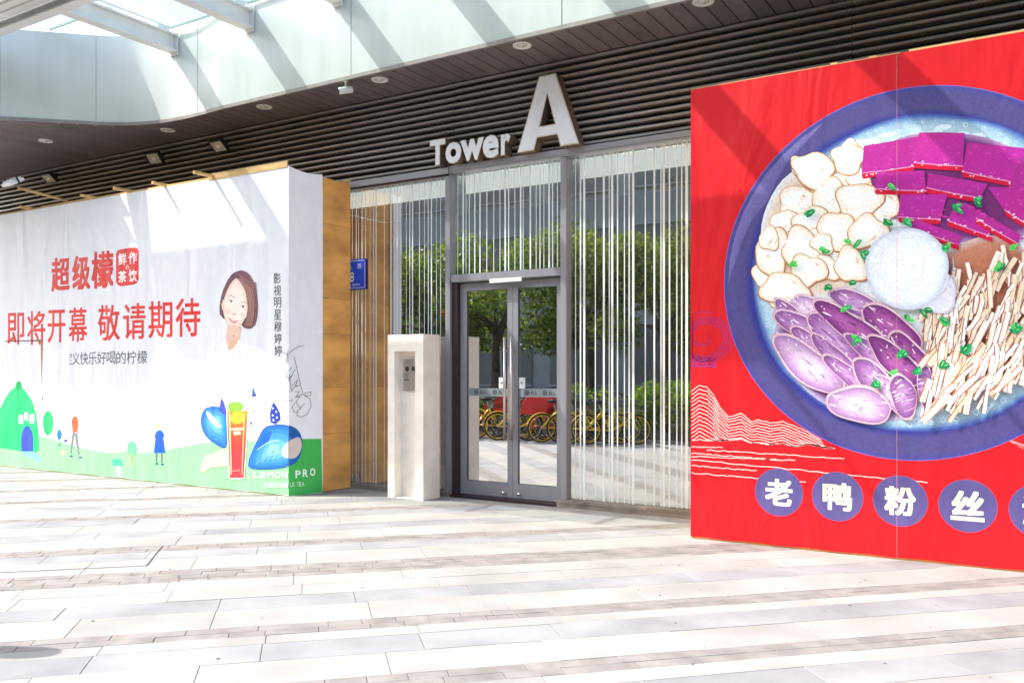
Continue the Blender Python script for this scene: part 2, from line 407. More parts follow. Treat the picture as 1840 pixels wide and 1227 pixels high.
# window panes with film stripes
def pane(x0, x1, z0, z1, stripes, name='window_pane'):
    mb = MB(); mb.box(x0, x1, GY, GY + .012, z0, z1, mi=1, front=0); o = mb.build(name, ['glass', 'clear'], tower)
    for (c, wd) in stripes:
        if x0 + .01 < c - wd / 2 and c + wd / 2 < x1 - .005:
            boxpart('film_stripe', 'film', o, c - wd / 2, c + wd / 2, GY - .0022, GY - .0008, z0 + .004, z1 - .004)
    return o
def px(lst, org, sc, v):
    return [(on_y(org + a / sc, v, GY)[0], b / sc * .0047) for a, b in lst]
st3 = px([(84, 5), (117, 6), (147, 12), (170, 18), (238, 8), (290, 16), (323, 6), (341, 18), (374, 10), (416, 8), (445, 10), (470, 18), (544, 8), (599, 14), (640, 8), (657, 18), (692, 12), (737, 8), (767, 10), (797, 20)], 1000, 3.408, 700)
extra = []
for k in (1, 2, 3): extra += [(c + 1.43 * k, wd) for c, wd in st3]
st1 = px([(240, 10), (290, 15), (318, 8), (365, 18), (412, 10), (470, 8), (515, 12), (548, 22), (655, 10), (740, 20), (790, 8), (822, 20), (870, 10), (940, 8), (985, 16), (1020, 22), (1110, 12), (1175, 10), (1225, 14), (1265, 22), (1330, 8), (1385, 9)], 600, 7.217, 400)
st1 = [(c, wd * 1.12) for c, wd in st1]
st2 = px([(640, 4), (668, 11), (683, 4), (700, 6), (728, 10), (755, 11), (790, 7), (826, 5), (858, 5), (885, 13), (903, 8), (935, 5), (965, 12), (978, 5), (1015, 11), (1045, 5), (1065, 8), (1085, 5), (1112, 13), (1130, 9), (1155, 7), (1172, 4)], 600, 2.875, 400)
pane(-9.262, -6.242, .064, 3.842, st1 + [(c - 1.5, wd) for c, wd in st1])
pane(-6.16, -4.664, 2.66, 3.87, st2)
pane(-4.58, -1.44, .083, 3.87, st3 + [(c + 1.43, wd) for c, wd in st3])
pane(-1.36, 1.16, .083, 3.87, [(c + 2.86, wd) for c, wd in st3] + [(c + 4.29, wd) for c, wd in st3])
# doors
DY = 8.66
def glyph_mesh(ch, off=0.0):
    key = (ch, off)
    if key in GC: return GC[key]
    c = bpy.data.curves.new('t', 'FONT'); c.body = ch; c.offset = off; c.resolution_u = 3
    o = bpy.data.objects.new('t', c); COL.objects.link(o); bpy.context.view_layer.update()
    me = bpy.data.meshes.new_from_object(o.evaluated_get(bpy.context.evaluated_depsgraph_get()))
    V = [(v.co.x, v.co.y) for v in me.vertices]; F = [tuple(p.vertices) for p in me.polygons]
    bpy.data.objects.remove(o); bpy.data.curves.remove(c); bpy.data.meshes.remove(me)
    x0 = min(v[0] for v in V); x1 = max(v[0] for v in V); y0 = min(v[1] for v in V); y1 = max(v[1] for v in V)
    V = [((v[0] - x0) / (x1 - x0), (v[1] - y0) / (y1 - y0)) for v in V]
    GC[key] = (V, F, (x1 - x0) / (y1 - y0)); return GC[key]
GC = {}
def text_faces(mb, ch, off, fn, col=(1, 1, 1), mi=0):
    V, F, a = glyph_mesh(ch, off); b = len(mb.v)
    mb.v += [tuple(fn(*p)) for p in V]; mb.c += [col] * len(V)
    for f in F: mb.f.append(tuple(b + i for i in f)); mb.mi.append(mi); mb.sm.append(False)
inkM = mat('dark_ink', (.03, .03, .035), .6, var=.05); M['ink'] = inkM
def leaf(x0, x1, handle_x, flip):
    zt = 2.545; zb = .032
    mb = MB(); sw = .085; lw = .095 if not flip else .07; rw = .07 if not flip else .095
    mb.box(x0, x0 + lw, DY, DY + .05, zb, zt); mb.box(x1 - rw, x1, DY, DY + .05, zb, zt)
    mb.box(x0 + lw, x1 - rw, DY + .001, DY + .049, zb, zb + .165); mb.box(x0 + lw, x1 - rw, DY + .001, DY + .049, zt - .085, zt)
    d = mb.build('door', 'alu', tower)
    g = MB(); g.box(x0 + lw, x1 - rw, DY + .02, DY + .032, zb + .165, zt - .085, mi=1, front=0); g.build('door_glass', ['door_glass', 'clear'], d)
    gb = MB(); gb.box(x0 + lw - .002, x1 - rw + .002, DY + .012, DY + .019, zb + .160, zb + .170); gb.box(x0 + lw - .002, x1 - rw + .002, DY + .012, DY + .019, zt - .09, zt - .08)
    gb.box(x0 + lw - .004, x0 + lw + .006, DY + .011, DY + .019, zb + .165, zt - .085); gb.box(x1 - rw - .006, x1 - rw + .004, DY + .011, DY + .019, zb + .165, zt - .085)
    gb.build('gasket', 'black', d)
    hb = MB(); hb.lathe([(.001, .70), (.016, .70), (.016, 1.895), (.001, 1.895)], (handle_x, DY - .065, 0), n=14)
    for z in (.87, 1.73): hb.tube((handle_x, DY - .06, z), (handle_x + (.0), DY + .002, z), .009)
    hb.build('handle', 'steel', d)
    bd = MB(); bd.box(x0 + lw + .004, x1 - rw - .004, DY + .0165, DY + .0185, 1.205, 1.30); bd.build('frosted_band', 'band_film', d)
    W = x1 - rw - x0 - lw
    for k in (.22, .68):
        cx = x0 + lw + W * k; lo = MB()
        for r0, r1 in ((.0, .010), (.016, .022), (.026, .031)):
            n = 20
            for i in range(n):
                a0, a1 = 2 * math.pi * i / n, 2 * math.pi * (i + 1) / n
                P = [(cx + r * math.cos(a), DY + .0155, 1.2525 + r * math.sin(a)) for r, a in ((r1, a0), (r1, a1), (r0, a1), (r0, a0))]
                lo.face(P if r0 > 0 else P[:3])
        for i, ch in enumerate('JLL'):
            text_faces(lo, ch, .02, lambda a, b, i=i: (cx + .045 + i * .034 + a * .026, DY + .0155, 1.232 + b * .042))
        lo.build('printed_logo', 'ink', d)
    cd = MB(); cxx = handle_x + (-.085 if not flip else .095)
    cd.box(cxx - .042, cxx + .042, DY - .004 if False else DY + .012, DY + .0185, 1.302, 1.428); cc = cd.build('notice_card', 'plywhite', d)
    cm = MB()
    for (a, b, c_, e) in ((-.004, .004, -.018, .018), (-.018, .018, -.004, .004)):
        cm.box(cxx + a, cxx + b, DY + .0105, DY + .0115, 1.365 + c_, 1.365 + e)
    cm.build('printed_mark', 'rim', d)
    return d
d1 = leaf(-6.085, -5.346, -5.415, False); d2 = leaf(-5.342, -4.665, -5.325, True)
for d, x in ((d1, -5.46), (d2, -5.25)):
    k = MB(); k.lathe([(.0005, -.036), (.016, -.032), (.022, -.018), (.018, -.004), (.018, .0)], (x, DY, .085), 'y', 14); k.build('floor_lock', 'chrome', d)
boxpart('door_closer', 'white_steel', tower, -5.60, -5.16, 8.555, 8.568, 2.525, 2.575, bevel=.004)
# lobby behind the glass
boxpart('lobby_floor', 'lobby_floor', tower, -9.4, -.6, 8.81, 11.3, -.02, .022)
boxpart('lobby_ceiling', 'lobby_ceiling', tower, -9.4, 3, 8.81, 11.35, 3.95, 4.0)
boxpart('lobby_wall', 'lobby_wall', tower, -9.4, 3, 11.25, 11.33, .024, 3.948)
boxpart('lobby_wall', 'lobby_side', tower, -9.5, -9.41, 8.81, 11.33, .0, 3.948)
boxpart('lobby_wall', 'lobby_wall', tower, 2.9, 2.98, 8.81, 11.24, .0, 3.948)
boxpart('lobby_floor', 'lobby_floor', tower, -.598, 3, 8.81, 11.24, -.02, .022)
boxpart('ceiling_edge', 'lobby_ceiling', tower, -9.4, 3, 8.745, 8.808, 3.87, 3.99)
for (a, b) in ((-9.22, -6.27), (-6.05, -4.70), (-4.50, -1.45), (-1.33, 1.1)):
    boxpart('light_cove', 'cove', tower, a, b, 8.72, 8.742, 3.64, 3.86, bevel=.006)
    boxpart('ceiling_fill_strip', 'fillstrip', tower, a + .05, b - .05, 8.765, 8.80, 3.70, 3.72)  # unseen strip added behind the cove to brighten the lobby ceiling
for (x, y) in ((-7.64, 10.4), (-4.09, 10.25), (-1.2, 10.3)):
    k = MB(); k.lathe([(.001, 3.83), (.03, 3.835), (.012, 3.86), (.012, 3.949)], (x, y, 0), n=10); k.box(x - .09, x + .09, y - .012, y + .012, 3.85, 3.87)
    k.build('sprinkler', 'dark_metal', tower)
nb = boxpart('notice_board', 'dark_metal', tower, -7.95, -7.05, 8.95, 8.98, 1.55, 2.05)
boxpart('notice_sheet', 'lobby_side', nb, -7.92, -7.08, 8.945, 8.949, 1.62, 1.97)
k = MB(); k.lathe([(.001, -.07), (.05, -.065), (.06, 0)], (-7.2, 9.9, 2.3), 'y', 16); k.build('alarm_bell', 'bike_red', tower)

# ================================================================== CANOPY: SOFFIT, PALE PANELS, STEEL AND GLASS ROOF
can = thing('entrance_canopy', 'pale green panelled canopy with white steel and glass roof over the entrance', 'canopy', (-6, 7.8, 4.97))
SZ = 4.97
# run of the panels: straight along the front, a bend, then outwards at 45 degrees
path = [(3.0, 7.82), (-4.24, 7.82), (-7.08, 7.83), (-9.40, 7.84)]
A, Bc, C_, D_ = (-9.40, 7.84), (-10.35, 7.93), (-10.95, 7.86), (-11.44, 7.40)
for i in range(1, 61):
    t = i / 60; q = [(1 - t) ** 3, 3 * (1 - t) ** 2 * t, 3 * (1 - t) * t * t, t ** 3]
    path.append(tuple(sum(q[k] * P[j] for k, P in enumerate((A, Bc, C_, D_))) for j in (0, 1)))
path += [(-12.32, 6.55), (-13.2, 5.95), (-14.1, 5.9), (-17.5, 5.9)]
def fy(x):
    for (a, b) in zip(path, path[1:]):
        if b[0] <= x <= a[0]: return a[1] + (b[1] - a[1]) * (a[0] - x) / (a[0] - b[0])
    return path[-1][1]
cuts = [3.0, .9, -1.4, -4.24, -7.08, -9.88, -11.44, -12.32, -13.2, -14.1, -17.4]
def sub(x1, x0):
    P = [(x1, fy(x1))] + [p for p in path if x0 < p[0] < x1] + [(x0, fy(x0))]
    return P
for a, b in zip(cuts, cuts[1:]):
    P = sub(a - .006, b + .006); mb = MB()
    ring = [(p[0], p[1]) for p in P] + [(p[0] + .0, p[1] + .02) for p in reversed(P)]
    mb.prism(ring, lambda p: (p[0], p[1], 5.00), lambda p: (p[0], p[1], 6.21)); mb.build('fascia_panel', 'fascia', can)
P = sub(3.0, -17.4); tr = MB(); rg = [(p[0], p[1] - .012) for p in P] + [(p[0], p[1] + .025) for p in reversed(P)]
tr.prism(rg, lambda p: (p[0], p[1], 4.955), lambda p: (p[0], p[1], 4.998)); tr.build('bottom_trim', 'trim', can)
bk = MB(); rg = [(p[0], p[1] + .022) for p in P] + [(p[0], p[1] + .06) for p in reversed(P)]
bk.prism(rg, lambda p: (p[0], p[1], 5.03), lambda p: (p[0], p[1], 6.20)); bk.build('panel_backing', 'trim', can)
x = -17.35
while x < 2.9:
    y0 = max(fy(x), fy(x + .17)) + .03
    boxpart('soffit_plank', 'soffit', can, x + .007, x + .168, y0, 8.735, SZ, SZ + .02)
    x += .175
boxpart('soffit_backing', 'void', can, -17.4, 3, 7.98, 8.735, 5.025, 5.05)
boxpart('roof_slab', 'trim', can, -17.4, 3, 7.98, 8.735, 6.10, 6.2)
# steel
bx = [-10.33, -8.80, -7.28, -5.80, -4.30, -2.80, -1.30, .2, 1.7]
def ibeam(name, p0, p1, z0, z1, wd=.10, tw=.02, parent=None):
    mb = MB(); d = Vector((p1[0] - p0[0], p1[1] - p0[1], 0)); L = d.length; ang = math.atan2(d.y, d.x)
    Mx = Matrix.Translation((p0[0], p0[1], 0)) @ Matrix.Rotation(ang, 4, 'Z')
    mb.box(0, L, -wd / 2, wd / 2, z0, z0 + .02, M4=Mx); mb.box(0, L, -wd / 2, wd / 2, z1 - .02, z1, M4=Mx); mb.box(0, L, -tw / 2, tw / 2, z0 + .02, z1 - .02, M4=Mx)
    return mb.build(name, 'white_steel', can)
g_ = boxpart('gutter', 'white_steel', can, -13.2, 3, 5.62, 6.04, 5.93, 6.16, bevel=.012)
for y_ in (5.76, 5.90): boxpart('gutter_rib', 'white_steel', g_, -13.2, 3, y_ - .012, y_ + .012, 5.905, 5.929)
for x in bx:
    b_ = ibeam('cross_beam', (x, fy(x) - .03), (x, 6.20), 5.89, 6.13, .16)
    e = MB(); e.box(x - .085, x + .085, fy(x) - .028, fy(x) - .014, 5.85, 6.15); e.build('end_plate', 'white_steel', b_)
    c = MB(); c.box(x - .035, x + .035, fy(x) - .30, fy(x) - .12, 6.132, 6.19); c.tube((x - .05, fy(x) - .2, 6.17), (x + .05, fy(x) - .2, 6.17), .014); c.build('glass_clamp', 'white_steel', b_)
    r_ = MB(); r_.box(x - .025, x + .025, 5.0, fy(x) - .05, 6.192, 6.218); r_.build('glazing_bar', 'white_steel', b_)
ibeam('main_beam', (-13.2, 6.13), (3.0, 6.10), 5.84, 6.16, .14)
xs = [-11.86] + bx
for a, b in zip(xs, xs[1:]):
    top = min(fy(a), fy(b)) - .03
    for (y0, y1) in ((6.14, top), (5.0, 6.12)):
        if y1 > y0 + .1:
            mb = MB(); mb.box(a + .01, b - .01, y0 + .01, y1 - .01, 6.222, 6.236); g = mb.build('roof_glass', 'roof_glass', can)
            e = MB(); e.box(a + .01, b - .01, y1 - .008, y1 + .012, 6.214, 6.244); e.build('glass_edge', 'roof_edge', g)
st_ = MB(); st_.box(-7.86, -7.62, 7.812, 7.815, 5.56, 5.66)
# recessed downlights
pr = None
DL = [(-2.806, 7.96), (-4.824, 8.01), (-6.835, 8.06), (-8.825, 8.09), (-10.86, 8.14), (-12.93, 7.55)]
DLL = ['recessed downlight in the soffit straight above the red bowl hoarding', 'recessed downlight in the soffit above the large letter A', 'recessed downlight beside the white security camera', 'recessed downlight above the corner of the white hoarding',
       'recessed downlight at the bend of the pale panels', 'leftmost recessed downlight in the dark soffit']
for i, (x, y) in enumerate(DL):
    t = thing('recessed_downlight', DLL[i], 'downlight', (x, y, SZ), 'downlights in the soffit')
    k = MB(); k.lathe([(.075, .012), (.078, -.006), (.098, -.010), (.104, -.002), (.104, .004)], (x, y, SZ), n=28); k.build('bezel', 'plywhite', t)
    k = MB(); k.lathe([(.076, -.004), (.066, -.001), (.05, .0005), (.04, -.001), (.001, -.0015)], (x, y, SZ), n=28); k.build('reflector', 'reflector', t)
    k = MB(); k.lathe([(.001, -.016), (.022, -.014), (.03, -.003)], (x, y, SZ), n=14); k.build('bulb', 'lens', t)
# security camera
t = thing('security_camera', 'white bullet security camera hung under the edge of the soffit', 'camera', (-7.2, 7.87, 4.965))
k = MB(); k.lathe([(.001, 4.969), (.035, 4.968), (.035, 4.955), (.012, 4.953), (.012, 4.88), (.001, 4.88)], (-7.2, 7.87, 0), n=14); k.build('mount', 'plywhite', t)
Mc = Matrix.Translation((-7.2, 7.87, 4.855)) @ Matrix.Rotation(math.radians(-35), 4, 'Z') @ Matrix.Rotation(math.radians(14), 4, 'X') @ Matrix.Scale(.85, 4)
k = MB(); k.lathe([(.001, .10), (.035, .10), (.048, .085), (.048, -.085), (.044, -.095), (.001, -.095)], (0, 0, 0), 'y', 20)
k.v = [tuple(Mc @ Vector(p)) for p in k.v]; b_ = k.build('housing', 'plywhite', t)
k = MB(); k.lathe([(.001, -.100), (.022, -.0995), (.028, -.094)], (-.012, 0, 0), 'y', 16); k.lathe([(.001, -.099), (.008, -.098), (.01, -.094)], (.028, 0, .008), 'y', 10)
k.v = [tuple(Mc @ Vector(p)) for p in k.v]; k.build('camera_lens', 'black', t)
# floodlights on the louvres
def flood(label, pos, rz, rx, hm='dark_metal'):
    t = thing('floodlight', label, 'floodlight', pos, 'floodlights over the white hoarding')
    Mf = Matrix.Translation(pos) @ Matrix.Rotation(rz, 4, 'Z') @ Matrix.Rotation(rx, 4, 'X') @ Matrix.Scale(.78, 4)
    def put(mb, nm, m): mb.v = [tuple(Mf @ Vector(p)) for p in mb.v]; return mb.build(nm, m, t)
    k = MB(); k.box(-.17, .17, 0, .055, -.125, .125)
    for i in range(7): k.box(-.14 + i * .045, -.13 + i * .045, .055, .085, -.10, .10)
    h_ = put(k, 'housing', hm)
    k = MB(); k.box(-.17, .17, -.014, -.001, .10, .125); k.box(-.17, .17, -.014, -.001, -.125, -.10); k.box(-.17, -.145, -.0145, -.001, -.10, .10); k.box(.145, .17, -.0145, -.001, -.10, .10); put(k, 'front_frame', 'dark_metal')
    k = MB(); k.box(-.144, .144, -.007, -.002, -.099, .099); put(k, 'lens', 'lens')
    k = MB(); k.box(-.05, .05, -.012, -.0085, -.03, .03); put(k, 'lamp_chip', 'reflector')
    k = MB(); k.box(-.19, -.178, -.01, .12, -.015, .015); k.box(.178, .19, -.01, .12, -.015, .015); k.box(-.19, .19, .12, .132, -.015, .015); put(k, 'bracket', 'dark_metal')
    return t
flood('black floodlight on the louvres nearest the white hoarding corner', (-10.09, 8.40, 4.69), 0, math.radians(48))
flood('black floodlight on the louvres, middle of the three', (-11.53, 8.40, 4.70), math.radians(8), math.radians(40))
flood('black floodlight on the louvres close to the timber arm', (-14.3, 8.40, 4.72), math.radians(5), math.radians(52))
flood('pale floodlight held out on a timber arm above the white hoarding', (-12.43, 6.80, 4.13), math.pi, math.radians(58), 'white_steel')

# ================================================================== LETTERS: Tower A
sg = thing('lettering_sign', 'raised white letters reading Tower A fixed over the doors', 'sign', (-5.3, 8.5, 3.95))
LY0, LY1 = 8.445, 8.60
def letter_poly(outline, holes, name='letter'):
    mb = MB()
    loops = [outline] + holes
    for lp in loops:
        n = len(lp)
        for i in range(n):
            a, b = lp[i], lp[(i + 1) % n]; mb.face([(a[0], LY0, a[1]), (b[0], LY0, b[1]), (b[0], LY1, b[1]), (a[0], LY1, a[1])])
    pts = [p for lp in loops for p in lp]
    for tr_ in tessellate_polygon([[Vector((p[0], p[1], 0)) for p in lp] for lp in loops]): mb.face([(pts[i][0], LY0 + .0005, pts[i][1]) for i in tr_], 1)
    return mb.build(name, ['sign_side', 'sign_rim'], sg), loops
def inset(lp, d):
    n = len(lp); out = []; ar = sum(lp[i][0] * lp[(i + 1) % n][1] - lp[(i + 1) % n][0] * lp[i][1] for i in range(n)); sgn = 1 if ar > 0 else -1
    for i in range(n):
        p0, p1, p2 = Vector(lp[i - 1]), Vector(lp[i]), Vector(lp[(i + 1) % n])
        e1 = (p1 - p0).normalized(); e2 = (p2 - p1).normalized(); n1 = Vector((-e1.y, e1.x)) * sgn; n2 = Vector((-e2.y, e2.x)) * sgn
        b = (n1 + n2); b = b / max(.35, b.dot(n1)) if b.length > 1e-4 else n1
        q = p1 + b * d; out.append((q.x, q.y))
    return out
Ao = [(-5.150, 3.960), (-4.932, 3.960), (-4.889, 4.096), (-4.640, 4.096), (-4.597, 3.960), (-4.368, 3.960), (-4.655, 4.770), (-4.868, 4.770)]
Ah = [(-4.858, 4.215), (-4.666, 4.215), (-4.762, 4.56)]
La, loops = letter_poly(Ao, [Ah])
mb = MB(); lo = [inset(Ao, .014), inset(Ah, -.014)]; pts = [p for l in lo for p in l]
for tr_ in tessellate_polygon([[Vector((p[0], p[1], 0)) for p in l] for l in lo]): mb.face([(pts[i][0], LY0 - .002, pts[i][1]) for i in tr_])
mb.build('letter_face', 'sign_face', La)
def letter_glyph(ch, x0, x1, z0, z1):
    V, F, a = glyph_mesh(ch, .05)
    f = lambda p, y: (x0 + p[0] * (x1 - x0), y, z0 + p[1] * (z1 - z0))
    from collections import Counter
    ec = Counter()
    for fc in F:
        for i in range(len(fc)): ec[tuple(sorted((fc[i], fc[(i + 1) % len(fc)])))] += 1
    mb = MB()
    for (i, j), c in ec.items():
        if c == 1: mb.face([f(V[i], LY0), f(V[j], LY0), f(V[j], LY1), f(V[i], LY1)])
    for fc in F: mb.face([f(V[i], LY0 + .0005) for i in fc], 1)
    o = mb.build('letter', ['sign_side', 'sign_rim'], sg)
    V2, F2, a2 = glyph_mesh(ch, .034); e = .007
    m2 = MB()
    for fc in F2: m2.face([(x0 + e + V2[i][0] * (x1 - x0 - 2 * e), LY0 - .002, z0 + e + V2[i][1] * (z1 - z0 - 2 * e)) for i in fc])
    m2.build('letter_face', 'sign_face', o)
letter_glyph('T', -6.382, -6.148, 3.958, 4.268); letter_glyph('o', -6.152, -5.916, 3.948, 4.206); letter_glyph('w', -5.936, -5.598, 3.952, 4.206)
letter_glyph('e', -5.622, -5.392, 3.946, 4.214); letter_glyph('r', -5.372, -5.238, 3.956, 4.200)

# ================================================================== PEDESTAL WITH ENTRY PHONE
pd = thing('entry_phone_pedestal', 'cream stone pedestal holding a steel entry phone beside the doors', 'pedestal', (-6.48, 8.26, 0))
mb = MB(); X0, X1, Y0, Y1, ZT = -6.745, -6.215, 8.10, 8.42, 1.932; nx0, nx1, nzt, ny = -6.645, -6.335, 1.735, 8.225
mb.box(X0, nx0, Y0, Y1, 0, ZT); mb.box(nx1, X1, Y0, Y1, 0, ZT); mb.box(nx0, nx1, Y0, Y1, nzt, ZT); mb.box(nx0, nx1, ny, Y1, 0, nzt); mb.box(nx0, nx1, Y0 + .01, ny, 0, .012)
mb.build('stone_body', 'stone', pd)
ip = boxpart('entry_phone', 'steel', pd, -6.60, -6.40, ny - .028, ny - .001, 1.27, 1.64, bevel=.005)
k = MB(); k.lathe([(.001, -.004), (.028, -.003), (.03, 0)], (-6.53, ny - .0285, 1.53), 'y', 18); k.build('camera_lens', 'black', ip)
boxpart('screen', 'black', ip, -6.455, -6.415, ny - .0325, ny - .0285, 1.505, 1.555)
boxpart('card_slot', 'black', ip, -6.57, -6.50, ny - .0315, ny - .0285, 1.395, 1.405)
k = MB()
for i in range(3):
    for j in range(3): k.box(-6.585 + i * .022, -6.570 + i * .022, ny - .0315, ny - .0285, 1.43 + j * .016, 1.44 + j * .016)
k.build('keypad', 'rim', ip)
# house number plate
pl = thing('number_plate', 'small blue house number plate half hidden by the plywood edge', 'sign', (-7.73, 8.59, 2.55))
boxpart('plate', 'blue_plate', pl, -7.94, -7.52, 8.60, 8.606, 2.556, 2.95, bevel=.003)
mb = MB()
for (a, b, c, d) in ((-7.925, -7.55, 2.574, 2.580), (-7.925, -7.55, 2.926, 2.932), (-7.541, -7.535, 2.60, 2.906), (-7.925, -7.919, 2.60, 2.906)): mb.box(a, b, 8.597, 8.5995, c, d)
for (a, b) in (((-7.55, 2.577), (-7.538, 2.60)), ((-7.55, 2.929), (-7.538, 2.906))): mb.tube((a[0], 8.5985, a[1]), (b[0], 8.5985, b[1]), .003, n=6)
mb.build('border_line', 'plywhite', pl)
mb = MB()
for ch, x0, x1, z0, z1 in (('人', -7.82, -7.755, 2.82, 2.89), ('路', -7.665, -7.60, 2.82, 2.89), ('8', -7.79, -7.725, 2.66, 2.785), ('1', -7.745, -7.735, 2.605, 2.635), ('8', -7.727, -7.708, 2.605, 2.635), ('0', -7.70, -7.681, 2.605, 2.635), ('5', -7.673, -7.654, 2.605, 2.635), ('4', -7.646, -7.627, 2.605, 2.635)):
    text_faces(mb, ch, .0, lambda a, b: (x0 + a * (x1 - x0), 8.598, z0 + b * (z1 - z0)))
mb.build('printed_lettering', 'plywhite', pl)
# ================================================================== PRINTS ON THE HOARDINGS
STEP = .00006
class Print:
    """flat print: coloured shapes laid on a plane one thin layer over the other"""
    def __init__(s, place, split=None): s.mb = MB(); s.place = place; s.split = split; s.n = 2; s.own = None
    def tri(s, P, T, C):
        b = len(s.mb.v); off = s.n * STEP
        s.mb.v += [s.place(p[0], p[1], off) for p in P]; s.mb.c += C
        for t in T: s.mb.f.append(tuple(b + i for i in t)); s.mb.mi.append(0); s.mb.sm.append(False)
    def poly(s, P, col, up=True):
        parts = [P]
        if s.split: parts = [q for q in (clip_poly(P, lambda p: s.split - .01 - p[0]), clip_poly(P, lambda p: p[0] - s.split - .01)) if len(q) > 2]
        for q in parts:
            C = [lin(tuple(x / 255 for x in (col(*p) if callable(col) else col))) for p in q]
            T = tessellate_polygon([[Vector((p[0], p[1], 0)) for p in q]])
            s.tri(q, T, C)
        s.n += up
    def blob(s, cx, cy, rx, ry, ang=0, cols=((255, 250, 240), (250, 235, 215), (190, 130, 80)), wob=.1, n=22, rings=(0, .62, .88, 1.0), up=True, seed=None, half=None):
        rr = random.Random(seed if seed is not None else int(cx * 7 + cy * 13)); a = math.radians(ang); ca, sa = math.cos(a), math.sin(a)
        ph = [rr.uniform(0, 6.28) for _ in range(4)]
        P, C = [(cx, cy)], [cols[0]]
        cc = [cols[0]] + list(cols) if len(cols) == 3 else list(cols)
        for k, r in enumerate(rings[1:]):
            for i in range(n):
                t = 2 * math.pi * i / n
                w_ = 1 + wob * (math.sin(2 * t + ph[0]) * .5 + math.sin(3 * t + ph[1]) * .6 + math.sin(5 * t + ph[2]) * .3)
                x, y = rx * r * w_ * math.cos(t), ry * r * w_ * math.sin(t)
                P.append((cx + x * ca - y * sa, cy + x * sa + y * ca)); C.append(cc[min(k + 1, len(cc) - 1)])
        T = [(0, 1 + i, 1 + (i + 1) % n) for i in range(n)]
        for k in range(len(rings) - 2):
            o = 1 + k * n
            for i in range(n): j = (i + 1) % n; T += [(o + i, o + n + i, o + n + j), (o + i, o + n + j, o + j)]
        s.tri(P, T, [lin(tuple(x / 255 for x in c)) for c in C])
        s.n += up
    def line(s, pts, wd, col, up=False):
        for i in range(len(pts) - 1):
            a, b = Vector(pts[i]), Vector(pts[i + 1]); d = (b - a)
            if d.length < 1e-6: continue
            n_ = Vector((-d.y, d.x)).normalized() * wd / 2; e = d.normalized() * wd * .15
            s.poly([tuple(a - e + n_), tuple(b + e + n_), tuple(b + e - n_), tuple(a - e - n_)], col, False)
        s.n += up
    def text(s, ch, u0, u1, v0, v1, col, bold=.0, skew=0.0, up=False):
        V, F, a = glyph_mesh(ch, .0); C = [lin(tuple(x / 255 for x in col))] * len(V); n0 = s.n
        dx, dy = bold * .75 * (u1 - u0), bold * .55 * (v1 - v0)
        for (ax, ay) in (((0, 0),) if not bold else ((-1, -1), (1, -1), (1, 1), (-1, 1), (-1, 0), (1, 0))):
            P = [(u0 + dx + p[0] * (u1 - u0 - 2 * dx) + ax * dx, v1 - dy - p[1] * (v1 - v0 - 2 * dy) + ay * dy - skew * (p[0] - .5)) for p in V]
            s.tri(P, F, C); s.n += 1
        s.n = n0
        s.cut('printed_character')
        s.n += up
    def cut(s, name, m='print'):
        if s.own is not None and s.mb.v: s.build(name, s.own, m)
    def disc(s, place2, cx, cz, r, col, n=48, up=True):
        b = len(s.mb.v); off = s.n * STEP
        s.mb.v += [place2(cx + r * math.cos(2 * math.pi * i / n), cz + r * math.sin(2 * math.pi * i / n), off) for i in range(n)]
        s.mb.c += [lin(tuple(x / 255 for x in col))] * n; s.mb.f.append(tuple(range(b, b + n))); s.mb.mi.append(0); s.mb.sm.append(False)
        s.n += up
    def ring(s, place2, cx, cz, radii, cols, n=96, up=True, wob=0):
        b = len(s.mb.v); off = s.n * STEP
        for r, c in zip(radii, cols):
            for i in range(n):
                a = 2 * math.pi * i / n; q = r * (1 + wob * math.sin(a * 9 + r * 40))
                s.mb.v.append(place2(cx + q * math.cos(a), cz + q * math.sin(a), off)); s.mb.c.append(lin(tuple(x / 255 for x in c)))
        for k in range(len(radii) - 1):
            for i in range(n):
                j = (i + 1) % n; s.mb.f.append((b + k * n + i, b + k * n + j, b + (k + 1) * n + j, b + (k + 1) * n + i)); s.mb.mi.append(0); s.mb.sm.append(False)
        s.n += up
    def build(s, name, parent, m='print'): 
        if not s.mb.v: return None
        o = s.mb.build(name, m, parent); s.mb = MB(); return o

# ------------------------------------------------------------------ white hoarding
FYW = 7.55; CXW = -7.82; P1W = (-7.645, 7.94)
wh = thing('advertising_hoarding', 'white hoarding with red lettering, lemon drawings and a seated woman', 'hoarding', (-11.7, 7.9, 0))
def banner_grid(P, z0, z1, nz, cols, name, parent, thick=.006, m='print', wave=.0):
    """P: plan points of the sheet; a real sheet with thickness"""
    mb = MB(); n = len(P); rows = []
    for k in range(nz + 1):
        z = z0 + (z1 - z0) * k / nz; row = []
        for i, p in enumerate(P):
            zz = z + (wave * math.sin(i * 1.7) if k == 0 else 0); row.append(len(mb.v)); mb.v.append((p[0], p[1], zz)); mb.c.append(cols(p[0], p[1], zz))
        rows.append(row)
    for k in range(nz):
        for i in range(n - 1): mb.f.append((rows[k][i], rows[k][i + 1], rows[k + 1][i + 1], rows[k + 1][i])); mb.mi.append(0); mb.sm.append(False)
    o = mb.build(name, m, parent); md = o.modifiers.new('sheet', 'SOLIDIFY'); md.thickness = thick; md.offset = -1
    return o
WHT = lin((.905, .91, .93))
Pf = [(-15.6 + (CXW + 15.6) * i / 40, FYW) for i in range(41)]
banner_grid(Pf, .012, 3.965, 8, lambda x, y, z: WHT, 'front_banner', wh, wave=.004)
Ps = []
for i in range(13):
    a = i / 12; b_ = .0 * math.sin(a * math.pi); Ps.append((CXW + (P1W[0] - CXW) * a + .91 * b_, FYW + (P1W[1] - FYW) * a - .42 * b_))
